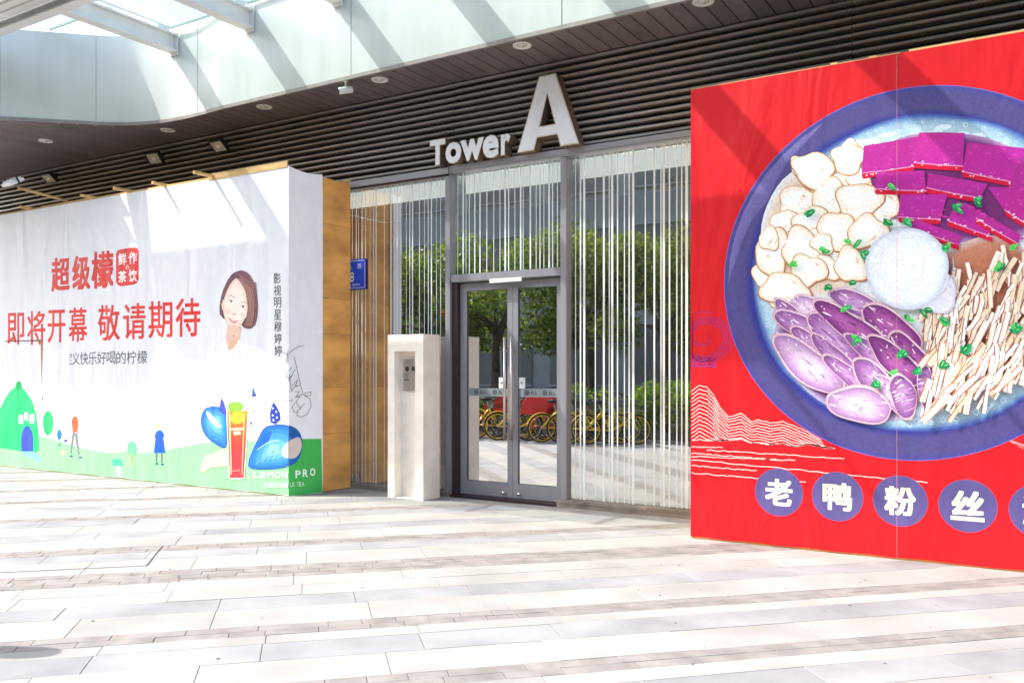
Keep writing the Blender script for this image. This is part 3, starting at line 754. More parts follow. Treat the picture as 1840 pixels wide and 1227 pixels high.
def sidez(a): return 3.965 - .05 * a - .03 * math.sin(a * math.pi)
so = banner_grid(Ps, .006, 3.965, 10, lambda x, y, z: lin((.97, .955, .97)), 'side_banner', wh)
for v in so.data.vertices:
    a = (v.co.y + wh.location.y - FYW) / (P1W[1] - FYW)
    if v.co.z > 3.9: v.co.z = sidez(a)
uc = CX + FPX * (CXW * RV[0] + FYW * RV[1]) / (CXW * FV[0] + FYW * FV[1])
dS = Vector((P1W[0] - CXW, P1W[1] - FYW)).normalized(); nS = Vector((dS.y, -dS.x))
def place_w(u, v, off):
    if u <= uc + .005:
        x, z = on_y(u, v, FYW); return (min(x, CXW), FYW - off, max(z, .006))
    d = ray(u, v); t = (CXW * nS.x + FYW * nS.y) / (d[0] * nS.x + d[1] * nS.y)
    x, y, z = d[0] * t, d[1] * t, EYE + d[2] * t
    a = min(max((Vector((x - CXW, y - FYW))).dot(dS) / (Vector(P1W) - Vector((CXW, FYW))).length, 0), 1); b_ = .0 * math.sin(a * math.pi) + off
    return (CXW + (P1W[0] - CXW) * a + nS.x * b_, FYW + (P1W[1] - FYW) * a + nS.y * b_, max(z, .008))
pr = Print(place_w, uc)
Z = lambda ox, oy, sc: (lambda L: [(ox + a / sc, oy + b / sc) for a, b in L])
q4 = Z(0, 400, 2.359); q1 = Z(0, 620, 5.1125); q2 = Z(300, 640, 4.719); q3 = Z(340, 460, 6.136)
GR = (146, 222, 156)  # lawn green lightened for sunlight; the shaded side keeps the deeper green
# hill and lawn
def bottom(us): return [(u, CY + FPX * EYE / 1.0 / ((ray(u, 0)[1] and (FYW / ray(u, 0)[1])))) for u in us]
def low(u): 
    t = FYW / ray(u, 0)[1]; return CY + FPX * (EYE - .014) / t
hill = q4([(175, 905), (250, 925), (350, 955), (450, 975), (540, 968), (620, 975), (720, 960), (800, 945), (870, 930), (950, 925), (1050, 925), (1150, 922), (1218, 920)])
us = [uc - .05 - i * 26 for i in range(18)]
us = [u for u in us if u > hill[0][0]] + [hill[0][0]]
pr.poly(hill + [(uc - .05, hill[-1][1])] + [(u, low(u)) for u in us], lambda u, v: GR)
lawn2 = q4([(-240, 940), (-60, 950), (80, 905), (175, 905)]); us = [hill[0][0] - i * 25 for i in range(8)]
pr.poly(lawn2 + [(u, low(u)) for u in us], GR, False)
pr.poly([(uc + .03, 788.6), (577.5, 788), (580, 884.5), (550, 888), (uc + .03, 891)], (66, 186, 84))  # same lawn on the shaded side, without the sunlight lightening
pr.build('printed_lawn', wh)
# lemon house
LEM = (10, 200, 120)
body = q1([(-80, 560), (5, 570), (40, 500), (90, 420), (140, 385), (150, 345), (172, 328), (190, 340), (205, 390), (250, 440), (300, 520), (335, 640), (355, 800), (362, 960), (330, 985), (200, 975), (20, 945), (-80, 930)])
pr.poly(body, (10, 196, 116))
pr.poly(q1([(195, 975), (195, 850), (205, 790), (235, 742), (265, 742), (295, 790), (305, 850), (305, 975)]), (28, 78, 190))
for a in range(4): pr.line(q1([(215 + a * 20, 800), (245 + a * 16, 960)]), .9, (90, 50, 150))
pr.poly(q1([(190, 980), (300, 975), (375, 1040), (370, 1080), (300, 1035), (205, 1005)]), (130, 190, 240))
for ch, a, b, c, d in (('超', 168, 215, 640, 722), ('级', 220, 262, 612, 690), ('檬', 270, 318, 630, 718)):
    (u0, v0), (u1, v1) = q1([(a, c), (b, d)]); pr.text(ch, u0, u1, v0, v1, (240, 255, 245), .045)
pr.n += 1; pr.build('printed_lemon_house', wh)
# little trees, people and sign on the lawn
pr.own = wh
pr.blob(*q1([(442, 715)])[0], 9.6, 22, 0, ((24, 190, 110),) * 3, 0); pr.line(q1([(438, 800), (438, 850)]), .9, (40, 90, 70)); pr.cut('printed_tree')
pr.blob(*q1([(545, 822)])[0], 4.4, 9.3, 0, ((20, 120, 205),) * 3, 0); pr.line(q1([(545, 865), (545, 915)]), .7, (40, 120, 90)); pr.blob(*q1([(548, 918)])[0], 3.2, 1.6, 0, ((30, 150, 120),) * 3, 0); pr.cut('printed_tree')
pr.blob(*q1([(578, 980)])[0], 4.6, 5.6, 0, ((230, 190, 165),) * 3, .1); pr.line(q1([(555, 962), (603, 962)]), 1.6, (70, 170, 110)); pr.cut('printed_pot')
pr.poly(q1([(658, 690), (672, 660), (690, 652), (710, 662), (722, 710), (712, 800), (668, 800)]), (240, 98, 52)); pr.blob(*q1([(689, 628)])[0], 2.6, 4.6, 0, ((246, 214, 186),) * 3, 0)
pr.line(q1([(590, 885), (765, 772)]), .8, (70, 80, 100)); pr.blob(*q1([(605, 878)])[0], 3.4, 2.4, -30, ((70, 100, 170),) * 3, 0)
pr.poly(q1([(666, 800), (690, 800), (660, 995), (644, 995)]), (128, 132, 138)); pr.poly(q1([(684, 812), (712, 800), (735, 1008), (716, 1008)]), (128, 132, 138))
pr.blob(*q1([(655, 1018)])[0], 3.2, 1.6, 0, ((10, 90, 130),) * 3, 0); pr.blob(*q1([(738, 1032)])[0], 3.4, 1.6, 0, ((10, 90, 130),) * 3, 0); pr.cut('printed_person')
pr.blob(*q1([(1213, 952)])[0], 9, 14.5, 0, ((110, 210, 150),) * 3, .03); pr.line(q1([(1213, 985), (1213, 1105)]), 1.6, (205, 130, 70)); pr.line(q1([(1200, 1025), (1213, 1050)]), 1, (205, 130, 70)); pr.cut('printed_tree')
pr.poly(q1([(1025, 1045), (1112, 1045), (1130, 1110), (1040, 1112)]), (70, 195, 150)); pr.poly(q1([(1062, 1112), (1105, 1112), (1120, 1215), (1085, 1215)]), (235, 245, 238)); pr.cut('printed_signboard')
pr.poly(q1([(1462, 778), (1490, 785), (1512, 830), (1500, 850), (1522, 990), (1412, 990), (1428, 850), (1416, 845), (1435, 795)]), (22, 92, 200)); pr.blob(*q1([(1452, 738)])[0], 3.2, 5.2, 0, ((236, 214, 120),) * 3, 0)
pr.poly(q1([(1428, 990), (1450, 990), (1446, 1075), (1430, 1075)]), (120, 128, 130)); pr.poly(q1([(1478, 990), (1500, 990), (1494, 1080), (1478, 1080)]), (120, 128, 130))
pr.blob(*q1([(1442, 1088)])[0], 3.0, 1.8, 0, ((10, 90, 130),) * 3, 0); pr.blob(*q1([(1492, 1094)])[0], 3.2, 1.8, 0, ((10, 90, 130),) * 3, 0); pr.cut('printed_person')
pr.own = None

# lettering
pr.own = wh
RED = (222, 32, 34); ql = Z(0, 420, 4.718)
for ch, a, b, c, d in (('超', 435, 592, 200, 488), ('级', 613, 765, 183, 478), ('檬', 775, 962, 148, 462)):
    (u0, v0), (u1, v1) = ql([(a, c), (b, d)]); pr.text(ch, u0, u1, v0, v1, RED, .042, skew=3)
bx_ = ql([(985, 165), (1000, 140), (1040, 130), (1140, 116), (1165, 122), (1176, 150), (1176, 385), (1160, 420), (1130, 432), (1030, 446), (1000, 436), (985, 410)])
pr.poly(bx_, RED); pr.cut('printed_stamp')
for ch, a, b, c, d in (('鲜', 1003, 1072, 165, 268), ('作', 1092, 1162, 155, 255), ('茶', 1003, 1072, 315, 415), ('饮', 1092, 1162, 303, 408), ('の', 1066, 1094, 268, 302)):
    (u0, v0), (u1, v1) = ql([(a, c), (b, d)]); pr.text(ch, u0, u1, v0, v1, (255, 250, 250), .03 if ch != 'の' else .01, skew=1)
for ch, a, b, c, d in (('即', 62, 205, 670, 940), ('将', 232, 385, 655, 940), ('开', 405, 556, 645, 922), ('幕', 583, 740, 625, 917), ('敬', 830, 1017, 603, 906), ('请', 1043, 1236, 588, 895), ('期', 1260, 1462, 570, 884), ('待', 1490, 1700, 545, 872)):
    (u0, v0), (u1, v1) = ql([(a, c), (b, d)]); pr.text(ch, u0, u1, v0, v1, RED, .018, skew=(u1 - u0) * .04)
for i, ch in enumerate('定义快乐好喝的柠檬'):
    a = 547 + i * 62 + i * i * 1.9; b = a + 66 + i * 2.2
    (u0, v0), (u1, v1) = ql([(a, 1008 - i * 2.2), (b, 1112 - i * 1.5)]); pr.text(ch, u0, u1, v0, v1, (62, 70, 96), .0, skew=.6)
pr.n += 1; pr.poly(ql([(415, 985), (590, 975), (592, 1150), (420, 1160)]), (236, 238, 246)); pr.cut('cover_patch')
for i, ch in enumerate('影视明星穆婷婷'):
    (u0, v0), (u1, v1) = q3([(932 + i * 1.5, 190 + i * 132.5), (1010 + i * 2.4, 190 + i * 132.5 + 116)]); pr.text(ch, u0, u1, v0, v1, (40, 40, 48), .004)
pr.n += 1; pr.own = None
# woman: hair, face, neck, blouse, jeans
def chaikin(P, n=2):
    for _ in range(n):
        Q = []
        for i in range(len(P)):
            p, q = P[i], P[(i + 1) % len(P)]; Q += [(p[0] * .75 + q[0] * .25, p[1] * .75 + q[1] * .25), (p[0] * .25 + q[0] * .75, p[1] * .25 + q[1] * .75)]
        P = Q
    return P
def soft(P, mid, lev):
    for k_, cl in lev: pr.poly([(mid[0] + (p[0] - mid[0]) * k_, mid[1] + (p[1] - mid[1]) * k_) for p in P], cl, .6)
SK = (238, 204, 184)
pr.poly(q3([(400, 790), (575, 790), (560, 880), (545, 960), (760, 1010), (900, 1110), (1010, 1300), (1060, 1560), (1020, 1700), (830, 1760), (560, 1800), (260, 1760), (150, 1600), (140, 1300), (230, 1120), (330, 1000), (410, 900)]), (247, 247, 249))
for l_ in ([(300, 1120), (330, 1300), (310, 1500)], [(420, 1080), (470, 1250), (460, 1480), (500, 1680)], [(640, 1080), (700, 1250), (690, 1480)], [(820, 1150), (880, 1320), (900, 1560)], [(560, 1000), (560, 1200), (600, 1420)], [(960, 1250), (1000, 1450), (990, 1640)], [(240, 1250), (210, 1450)]): pr.line(q3(l_), 2.2, (226, 228, 236), .2)
pr.n += 1
pr.poly(q3([(425, 760), (580, 780), (560, 900), (500, 1010), (440, 1040), (420, 1000), (405, 900)]), (232, 196, 172))
pr.poly(q3([(540, 890), (530, 960), (450, 1042), (425, 1010), (470, 940)]), (226, 186, 150))
pr.blob(*q3([(490, 880)])[0], 1.2, 1.2, 0, ((60, 90, 80),) * 3, 0)
hair = [(520, 172), (585, 155), (655, 185), (712, 270), (745, 380), (762, 520), (757, 650), (737, 750), (690, 800), (640, 803), (590, 785), (560, 700), (380, 700), (355, 662), (333, 640), (340, 500), (370, 380), (425, 262), (470, 200)]
pr.poly(chaikin(q3(hair)), lambda u, v: (128, 84, 92) if u > 440 else (98, 66, 84))
for i in range(26): pr.line(q3([(530 + i * 5, 175 + i * 5), (600 + i * 5.5, 290), (640 + i * 4.4, 450), (650 + i * 4, 600), (640 + i * 3.6, 760)]), .55, ((150, 100, 100), (106, 66, 76), (168, 122, 112), (124, 82, 88))[i % 4], .15)
for i in range(12): pr.line(q3([(515 - i * 3, 178 + i * 5), (450 - i * 6, 290 + i * 6), (400 - i * 4, 420 + i * 6), (352 + i * 2, 560), (350 + i * 2.4, 650)]), .5, ((110, 72, 86), (84, 54, 72), (134, 92, 100))[i % 3], .15)
pr.n += 1
fc = [(520, 235), (575, 285), (612, 335), (632, 440), (648, 560), (640, 640), (600, 720), (560, 785), (500, 805), (440, 780), (398, 705), (378, 620), (366, 560), (385, 470), (420, 370), (465, 290)]
fm = (508, 560)
for k_, cl in ((1.0, (234, 198, 178)), (.95, (244, 216, 200)), (.86, (250, 227, 213)), (.70, (253, 234, 222))): pr.poly(chaikin(q3([(fm[0] + (p[0] - fm[0]) * k_, fm[1] + (p[1] - fm[1]) * k_) for p in fc])), cl)
for cx, cy in ((430, 610), (600, 650)): pr.blob(*q3([(cx, cy)])[0], 7, 5, 20, ((247, 210, 198), (249, 218, 206), (252, 230, 218)), .05, n=20)
pr.blob(*q3([(498, 640)])[0], 4, 2.4, 12, ((226, 178, 158), (242, 208, 190), (252, 232, 220)), .05, n=16); pr.blob(*q3([(512, 560)])[0], 2.2, 10, 8, ((254, 236, 224), (254, 238, 228), (253, 234, 222)), .03, n=16)
pr.blob(*q3([(490, 770)])[0], 7, 2, 8, ((230, 188, 168), (242, 212, 196), (250, 227, 213)), .05, n=16)
pr.poly(q3([(372, 480), (358, 540), (366, 590), (384, 590), (385, 490)]), (242, 206, 180))
for cx, cy, an in ((462, 500, 22), (594, 560, 16)):
    u, v = q3([(cx, cy)])[0]; pr.blob(u, v, 4.2, 1.9, an, ((252, 246, 242),) * 3, 0, n=14); pr.blob(u + .3, v, 1.9, 1.8, 0, ((52, 34, 34), (60, 40, 38), (80, 54, 48)), 0, n=12)
    pr.line([(u - 4.6, v - 1.8), (u - 1, v - 2.6), (u + 4.4, v - .4)], .8, (86, 58, 56))
for a in (((430, 448), (470, 436), (510, 462)), ((575, 505), (605, 500), (640, 528))): pr.line(q3(a), 1.0, (150, 120, 112))
pr.line(q3([(510, 560), (505, 640), (480, 658), (500, 672)]), .6, (226, 186, 168))
pr.poly(q3([(430, 678), (462, 692), (490, 706), (520, 712), (548, 716), (520, 738), (490, 742), (458, 722)]), (226, 118, 124)); pr.poly(q3([(450, 696), (490, 712), (530, 718), (492, 724)]), (252, 244, 242))
lock = [(520, 235), (600, 250), (680, 340), (720, 470), (735, 620), (720, 740), (690, 798), (600, 785), (590, 745), (630, 680), (650, 600), (652, 520), (628, 400), (600, 315)]
pr.poly(chaikin(q3(lock)), lambda u, v: (140, 92, 92) if v < 545 else (96, 60, 74))
for i in range(18): pr.line(q3([(545 + i * 6, 252 + i * 4), (622 + i * 5, 380), (655 + i * 4, 520), (645 + i * 4.4, 660), (606 + i * 5.4, 775)]), .55, ((176, 124, 110), (108, 68, 76), (146, 98, 96), (196, 150, 130))[i % 4], .15)
pr.n += 1
JB = lambda u, v: (40 + (v - 725) * .5, 128 + (v - 725) * .35, 214)
soft(chaikin(q2([(335, 425), (288, 500), (290, 600), (335, 690), (420, 750), (520, 800), (524, 450), (440, 425)])), q2([(420, 560)])[0], ((1.0, (26, 92, 184)), (.94, (34, 112, 202)), (.82, (46, 132, 216)), (.66, (66, 150, 226)), (.45, (100, 176, 234)), (.25, (140, 200, 242))))
pr.poly(chaikin(q2([(330, 455), (375, 490), (430, 555), (475, 600), (440, 605), (375, 560), (340, 500)])), (214, 234, 248))
for i in range(6): pr.line(q2([(345 + i * 24, 640 + i * 20), (400 + i * 18, 660 + i * 16), (470 + i * 8, 690 + i * 14)]), .6, ((30, 100, 190), (90, 168, 232))[i % 2], .2)
pr.n += 1
pr.poly(q2([(445, 460), (460, 350), (485, 390), (508, 470), (505, 510)]), (66, 84, 176)); pr.poly(q2([(720, 345), (730, 248), (742, 290), (764, 335), (742, 342)]), (70, 100, 176)); pr.blob(*q2([(735, 465)])[0], 1.3, 2.2, 0, ((70, 100, 176),) * 3, .2); pr.blob(*q2([(713, 565)])[0], 1.6, 3, 0, ((70, 100, 176),) * 3, .2)
pr.poly(q2([(520, 780), (480, 780), (400, 822), (325, 842), (300, 900), (285, 970), (320, 985), (380, 942), (520, 930)]), (240, 206, 182))
soft(chaikin(q2([(820, 600), (900, 578), (1020, 576), (1110, 615), (1150, 700), (1146, 810), (1095, 905), (1040, 925), (960, 955), (690, 962), (690, 880), (755, 735)])), q2([(900, 800)])[0], ((1.0, (26, 92, 184)), (.94, (34, 112, 202)), (.82, (46, 132, 216)), (.66, (66, 150, 226)), (.45, (100, 176, 234)), (.25, (140, 200, 242))))
pr.poly(chaikin(q2([(1040, 590), (1100, 620), (1142, 690), (1080, 705), (1036, 700)])), (24, 96, 178)); pr.poly(chaikin(q2([(745, 770), (850, 630), (905, 635), (850, 740), (780, 795)])), (24, 104, 196))
pr.line(q2([(770, 790), (850, 735), (940, 712)]), 1.2, (190, 220, 242), .3)
for i in range(9): pr.line(q2([(730 + i * 24, 920 - i * 6), (800 + i * 20, 880 - i * 14), (900 + i * 8, 850 - i * 20)]), .6, ((40, 116, 202), (150, 204, 242))[i % 2], .2)
pr.n += 1
pr.poly(chaikin(q2([(1060, 700), (1130, 676), (1148, 770), (1100, 865), (1010, 866), (964, 822), (1000, 745)])), (228, 208, 196)); pr.poly(q2([(980, 800), (1000, 770), (1020, 840), (1000, 862)]), (250, 250, 252))
pr.poly(q2([(1040, 880), (1090, 870), (1070, 900), (1040, 920)]), (26, 96, 190))
pr.poly(q2([(880, 560), (875, 480), (890, 420), (905, 384), (930, 420), (958, 480), (962, 535), (920, 572)]), (44, 62, 168))
for a, b in ((900, 440), (930, 470), (900, 500), (935, 520), (905, 540)): pr.blob(*q2([(a, b)])[0], 1.6, 2.0, 0, ((214, 226, 250),) * 3, .3, n=8, up=False)
pr.n += 1; pr.build('printed_woman', wh)
cup = q2([(510, 462), (692, 456), (672, 760), (656, 1020), (625, 1036), (560, 1036), (535, 1012), (520, 760)])
pr.poly(q2([(506, 470), (520, 438), (680, 434), (696, 470), (662, 1030), (620, 1046), (560, 1046), (528, 1024)]), (250, 236, 226))
def cupc(u, v):
    k = min(1, max(0, (v - 738) / 100)); return (240, 150 - 92 * min(1, k * 1.6), 40 + 30 * k)
ys = [462, 540, 620, 700, 780, 860, 940, 1030]
for a, b in zip(ys, ys[1:]):
    la = 512 + (a - 462) * .042; ra = 690 - (a - 462) * .062; lb = 512 + (b - 462) * .042; rb = 690 - (b - 462) * .062
    pr.poly(q2([(la, a), (ra, a), (rb, b), (lb, b)]), cupc, False)
pr.n += 1
pr.blob(*q2([(585, 430)])[0], 14, 9.5, 0, ((150, 222, 74), (120, 206, 60), (96, 186, 60)), .03); pr.blob(*q2([(600, 520)])[0], 13, 11, 0, ((206, 226, 60), (178, 214, 56), (226, 196, 60)), .05)
pr.poly(q2([(540, 610), (660, 604), (660, 622), (540, 628)]), (252, 226, 190)); pr.poly(q2([(568, 636), (628, 634), (628, 664), (568, 666)]), (252, 226, 190)); pr.line(q2([(555, 970), (620, 966)]), .8, (252, 210, 190))
pr.poly(q2([(526, 480), (540, 480), (552, 1000), (544, 1000)]), (255, 214, 170)); pr.poly(q2([(655, 480), (664, 480), (642, 1000), (636, 1000)]), (250, 190, 130))
pr.n += 1; pr.build('printed_drink_cup', wh)
pr.own = wh
for i, ch in enumerate('LEMON'):
    (u0, v0), (u1, v1) = q2([(738 + i * 60, 978 + i * .5), (786 + i * 60, 1030 + i * .5)]); pr.text(ch, u0, u1, v0, v1, (250, 255, 250), .05)
for i, ch in enumerate('PRO'):
    (u0, v0), (u1, v1) = q2([(1088 + i * 62, 966 - i * 9), (1132 + i * 62, 1032 - i * 10)]); pr.text(ch, u0, u1, v0, v1, (246, 255, 246), .05)
for i, ch in enumerate('JUICE&MI'):
    (u0, v0), (u1, v1) = q2([(825 + i * 26, 1075), (846 + i * 26, 1112)]); pr.text(ch, u0, u1, v0, v1, (240, 255, 240), .0)
for i, ch in enumerate('LKTEA'):
    a = 1042 + i * 22 + (14 if i > 1 else 0); (u0, v0), (u1, v1) = q2([(a, 1068 - i), (a + 19, 1104 - i)]); pr.text(ch, u0, u1, v0, v1, (236, 252, 238), .0)
pr.n += 1; pr.own = None
# handwritten signature round the corner
sgn = [[(1030, -50), (1020, 20), (1010, 60)], [(1075, 0), (1098, 90), (1120, 200), (1150, 310)], [(1060, 90), (1010, 150), (1025, 190), (1060, 160), (1030, 210), (1085, 110)], [(1035, 150), (1055, 300), (1090, 240)], [(1060, 250), (1105, 200), (1090, 260), (1130, 240)], [(1085, 300), (1120, 300), (1088, 350), (1130, 340), (1090, 390), (1125, 440), (1165, 400)],
       [(1100, 340), (1180, 310), (1222, 300), (1215, 335), (1160, 330), (1210, 360), (1222, 420), (1190, 490), (1130, 518), (1100, 500), (1105, 460), (1140, 440)], [(955, 385), (1025, 378), (1070, 372)], [(1080, 400), (1060, 430), (1075, 470), (1110, 470)]]
for l in sgn: pr.line(q2(l), .75, (52, 48, 58))
pr.line(q3([(1035, 1065), (1070, 1075), (1095, 1110), (1090, 1200)]), .7, (60, 56, 66)); pr.line(q3([(1090, 1085), (1140, 1035), (1200, 1000), (1265, 988)]), .8, (60, 56, 66))
pr.n += 1
pr.build('printed_signature', wh)
pr.poly([(8, 612.6), (40, 611.6), (76, 610.4), (76, 613.0), (40, 613.0), (10, 613.6)], (70, 44, 30)); pr.poly([(73.5, 612), (77, 612), (75.6, 660), (74.8, 692)], (190, 128, 84)); pr.line([(74, 718), (78, 712), (76, 720)], .9, (90, 90, 100)); pr.n += 1
pr.build('banner_tear', wh)
# plywood end, battens and stubs
zs = [0.01, .72, 1.30, 1.965, 2.41, 3.335, 3.90]
for a, b in zip(zs, zs[1:]): boxpart('plywood_board', 'ply', wh, -7.73 + R.uniform(-.004, .004), -7.70 + R.uniform(-.004, .004), 7.90, 8.50, a + .002, b - .002)
boxpart('side_batten', 'white_steel', wh, -7.69, -7.662, 7.945, 7.965, .02, 3.9)
xb = -15.6
while xb < -9.2: boxpart('top_batten', 'timber', wh, xb, xb + 1.26, FYW + .012, FYW + .05, 3.955, 3.995 + R.uniform(-.006, .01)); xb += 1.27
boxpart('top_batten', 'timber', wh, -9.25, -7.84, FYW - .006, FYW + .011, 3.95, 4.03)
for x, l in ((-9.17, .30), (-10.15, .18), (-10.9, .24), (-11.75, .18), (-13.35, .16), (-14.6, .2)): boxpart('joist_stub', 'timber', wh, x - .018, x + .018, FYW - l, FYW + .55, 3.975, 4.012)
boxpart('joist_stub', 'timber', wh, -7.78, -7.66, 8.44, 8.475, 3.92, 3.95)
mb = MB(); mb.tube((-12.385, 7.6, 4.005), (-12.43, 6.86, 4.085), .022, n=4); mb.build('lamp_arm', 'timber', wh)
boxpart('foot_batten', 'timber', wh, -15.6, -7.86, FYW + .01, FYW + .05, 0, .035)
boxpart('frame_backing', 'ply', wh, -15.6, -7.84, FYW + .055, FYW + .07, .04, 3.94)
boxpart('plywood_board', 'ply', wh, -15.62, -15.6, FYW + .01, 8.50, .01, 3.90)

# ------------------------------------------------------------------ red hoarding with the noodle bowl
FYR = 7.565
rh = thing('advertising_hoarding', 'red hoarding showing a large noodle soup bowl and round purple characters', 'hoarding', (-1.0, 7.9, 0))
REDB = lin((.855, .085, .125))
SX = -1.06
banner_grid([(-2.785 + (SX + 2.785) * i / 14, FYR) for i in range(15)], .016, 4.03, 8, lambda x, y, z: REDB, 'banner_sheet', rh, wave=.004)
banner_grid([(SX + .004 + (1.9 - SX) * i / 14, FYR) for i in range(15)], .016, 4.03, 8, lambda x, y, z: REDB, 'banner_sheet', rh, wave=.004)
boxpart('plywood_board', 'ply', rh, -2.775, -2.755, FYR + .01, 8.5, .01, 3.99)
boxpart('frame_backing', 'ply', rh, -2.75, 1.9, FYR + .03, FYR + .045, .02, 3.98)
xb = -2.78
for ln in (1.2, .5, 1.3, 1.2): boxpart('top_batten', 'timber', rh, xb, xb + ln - .01, FYR + .009, FYR + .028, 4.0, 4.045 + R.uniform(-.008, .012)); xb += ln + .05
for x in (-1.55, -1.25, -.55, .3): boxpart('joist_stub', 'timber', rh, x - .03, x + .03, FYR + .006, FYR + .4, 4.03, 4.05)
def place_r(u, v, off): x, z = on_y(u, v, FYR); return (x, FYR - off, z)
def place_m(x, z, off): return (x, FYR - off, z)
boxpart('foot_batten', 'ply', rh, -2.78, 1.9, FYR + .010, FYR + .026, 0, .03)
pp = Print(place_r)
BX, BZ, BR = -1.0, 2.27, 1.478
# line drawings: hills, waves and a purple cloud
g7 = Z(1240, 540, 3.61)
def wig(pts, a, n=6, sd=1):
    rr = random.Random(sd); out = []
    for i in range(len(pts) - 1):
        for k in range(n): t = k / n; out.append((pts[i][0] + (pts[i + 1][0] - pts[i][0]) * t, pts[i][1] + (pts[i + 1][1] - pts[i][1]) * t + rr.uniform(-a, a)))
    out.append(pts[-1]); return out
WL = (250, 222, 214)
for k in range(15):
    top = 550 + k * 25
    base = [(10, top + 35), (60, top), (110, top + 12 + k), (150, top + 60 - k), (190, min(910, top + 135 - k * 3)), (250, min(905, top + 205 - k * 7))]
    base = [(a, min(b, 908)) for a, b in base]
    if k < 10:
        y0 = base[-1][1]
        base += [(330, y0 - 25 + k * 2), (400, y0 + 30 - k), (440, y0 + 18), (520, y0 + 38), (600, y0 + 30 - k), (680, y0 + 60), (760, min(930, y0 + 95)), (850 + k * 10, min(958, y0 + 150))]
    base = [(a, min(b, 915 + max(0, a - 300) * .085)) for a, b in base]
    pp.line(g7(wig(base, 3, 4, k)), 1.5, WL)
for (x0, x1, y, e) in ((10, 210, 948, 5), (110, 1000, 968, 55), (10, 560, 990, 40), (10, 680, 1010, 25), (10, 1540, 1030, 150), (10, 430, 1070, 32), (10, 750, 1118, 58)):
    pp.line(g7(wig([(x0 + (x1 - x0) * i / 8, y + e * i / 8) for i in range(9)], 4, 4, int(y))), 1.5, WL)
pp.line([(1800, 786), (1840, 800)], 1.4, WL)
for i in range(5): pp.line([(1806 + i * 9, 789 + i * 3 + i), (1860, 808 + i * 6)], 1.2, (240, 150, 150))
for k in range(16):
    r = .16 + k * .055; c_ = (150, 52, 130) if k % 2 else (176, 30, 80)
    pp.line(g7([(max(14, 95 + 190 * r * math.cos(t * .31 + k * .4)), 235 + 165 * r * math.sin(t * .31 + k * .4)) for t in range(3 + k)]), 1.2, c_)
for i in range(8): pp.line(g7(wig([(12, 360 + i * 10), (80, 372 + i * 8), (165, 378 + i * 8)], 5, 4, i)), 1.2, (140, 60, 150))
pp.n += 1; pp.build('printed_landscape_lines', rh)
# bowl
PUR = (84, 76, 132)
pp.ring(place_m, BX, BZ, (1.05, 1.25, 1.30, 1.42, 1.468, 1.478), ((40, 50, 130), (52, 56, 140), PUR, PUR, (74, 70, 146), (120, 114, 186)), up=True)
# light catching the upper left of the printed rim
arc = [(BX + r * math.cos(a), BZ + r * math.sin(a)) for r, a in [(1.44, math.radians(116 + i * 8)) for i in range(9)] + [(1.44 - .12 * math.sin(math.pi * i / 8) * (1 + .2 * math.sin(i * 1.9)), math.radians(180 - i * 8)) for i in range(9)]]
b = len(pp.mb.v); off = pp.n * STEP
pp.mb.v += [place_m(p[0], p[1], off) for p in arc]; pp.mb.c += [lin((.47, .44, .66)) if i < 9 else lin((.42, .385, .61)) for i in range(18)]
for i in range(8): pp.mb.f.append((b + i, b + i + 1, b + 16 - i, b + 17 - i)); pp.mb.mi.append(0); pp.mb.sm.append(False)
pp.n += 1
pp.ring(place_m, BX + .03, BZ, (.001, .9, 1.05, 1.14, 1.20, 1.235, 1.255), ((240, 244, 246), (234, 241, 244), (208, 226, 232), (184, 210, 222), (150, 184, 208), (84, 110, 176), (62, 70, 146)), wob=.006)
pp.build('printed_bowl', rh, 'photo_print'); pp.own = rh
rr = random.Random(5)                                             # froth
for i in range(420):
    a = rr.uniform(0, 6.283); r = 1.20 - abs(rr.gauss(0, .075)); x, z = BX + .03 + r * math.cos(a), BZ + r * math.sin(a); q = rr.uniform(.006, .022)
    n = 9; off = (pp.n + (i % 60) * .08) * STEP; b = len(pp.mb.v)
    for rad in (q, q * .68):
        for k in range(n): pp.mb.v.append(place_m(x + rad * math.cos(6.283 * k / n), z + rad * math.sin(6.283 * k / n), off)); pp.mb.c.append(lin((.80, .90, .95)))
    for k in range(n): j = (k + 1) % n; pp.mb.f.append((b + k, b + j, b + n + j, b + n + k)); pp.mb.mi.append(0); pp.mb.sm.append(False)
for i in range(46):
    a = rr.uniform(.6, 2.4) if i < 30 else rr.uniform(0, 6.283); r = rr.uniform(1.02, 1.16); x, z = BX + .03 + r * math.cos(a), BZ + r * math.sin(a); n = 12; b = len(pp.mb.v); off = (pp.n + 3) * STEP
    ws = [rr.uniform(.75, 1.1) for k in range(n)]; e1, e2 = rr.uniform(.03, .08), rr.uniform(.015, .03); off += i * STEP * .5; pp.mb.v += [place_m(x + ws[k] * e1 * math.cos(6.283 * k / n), z + ws[k] * e2 * math.sin(6.283 * k / n), off) for k in range(n)]; pp.mb.c += [lin((.88, .95, .97))] * n
    pp.mb.f.append(tuple(range(b, b + n))); pp.mb.mi.append(0); pp.mb.sm.append(False)
pp.n += 30; pp.build('printed_froth', rh, 'photo_print')['kind'] = 'stuff'
f6 = Z(1220, 100, 2.36); f7 = Z(1220, 500, 2.2306)
pp.blob(*f6([(600, 760)])[0], 108, 118, 0, ((226, 190, 156), (236, 216, 196), (232, 238, 240)), .06, n=40)
pp.blob(*f6([(1180, 560)])[0], 175, 95, 12, ((120, 44, 110), (130, 60, 130), (190, 150, 190)), .05, n=40)
pp.blob(*f7([(700, 330)])[0], 150, 92, 28, ((120, 76, 130), (130, 84, 140), (190, 180, 210)), .05, n=40)
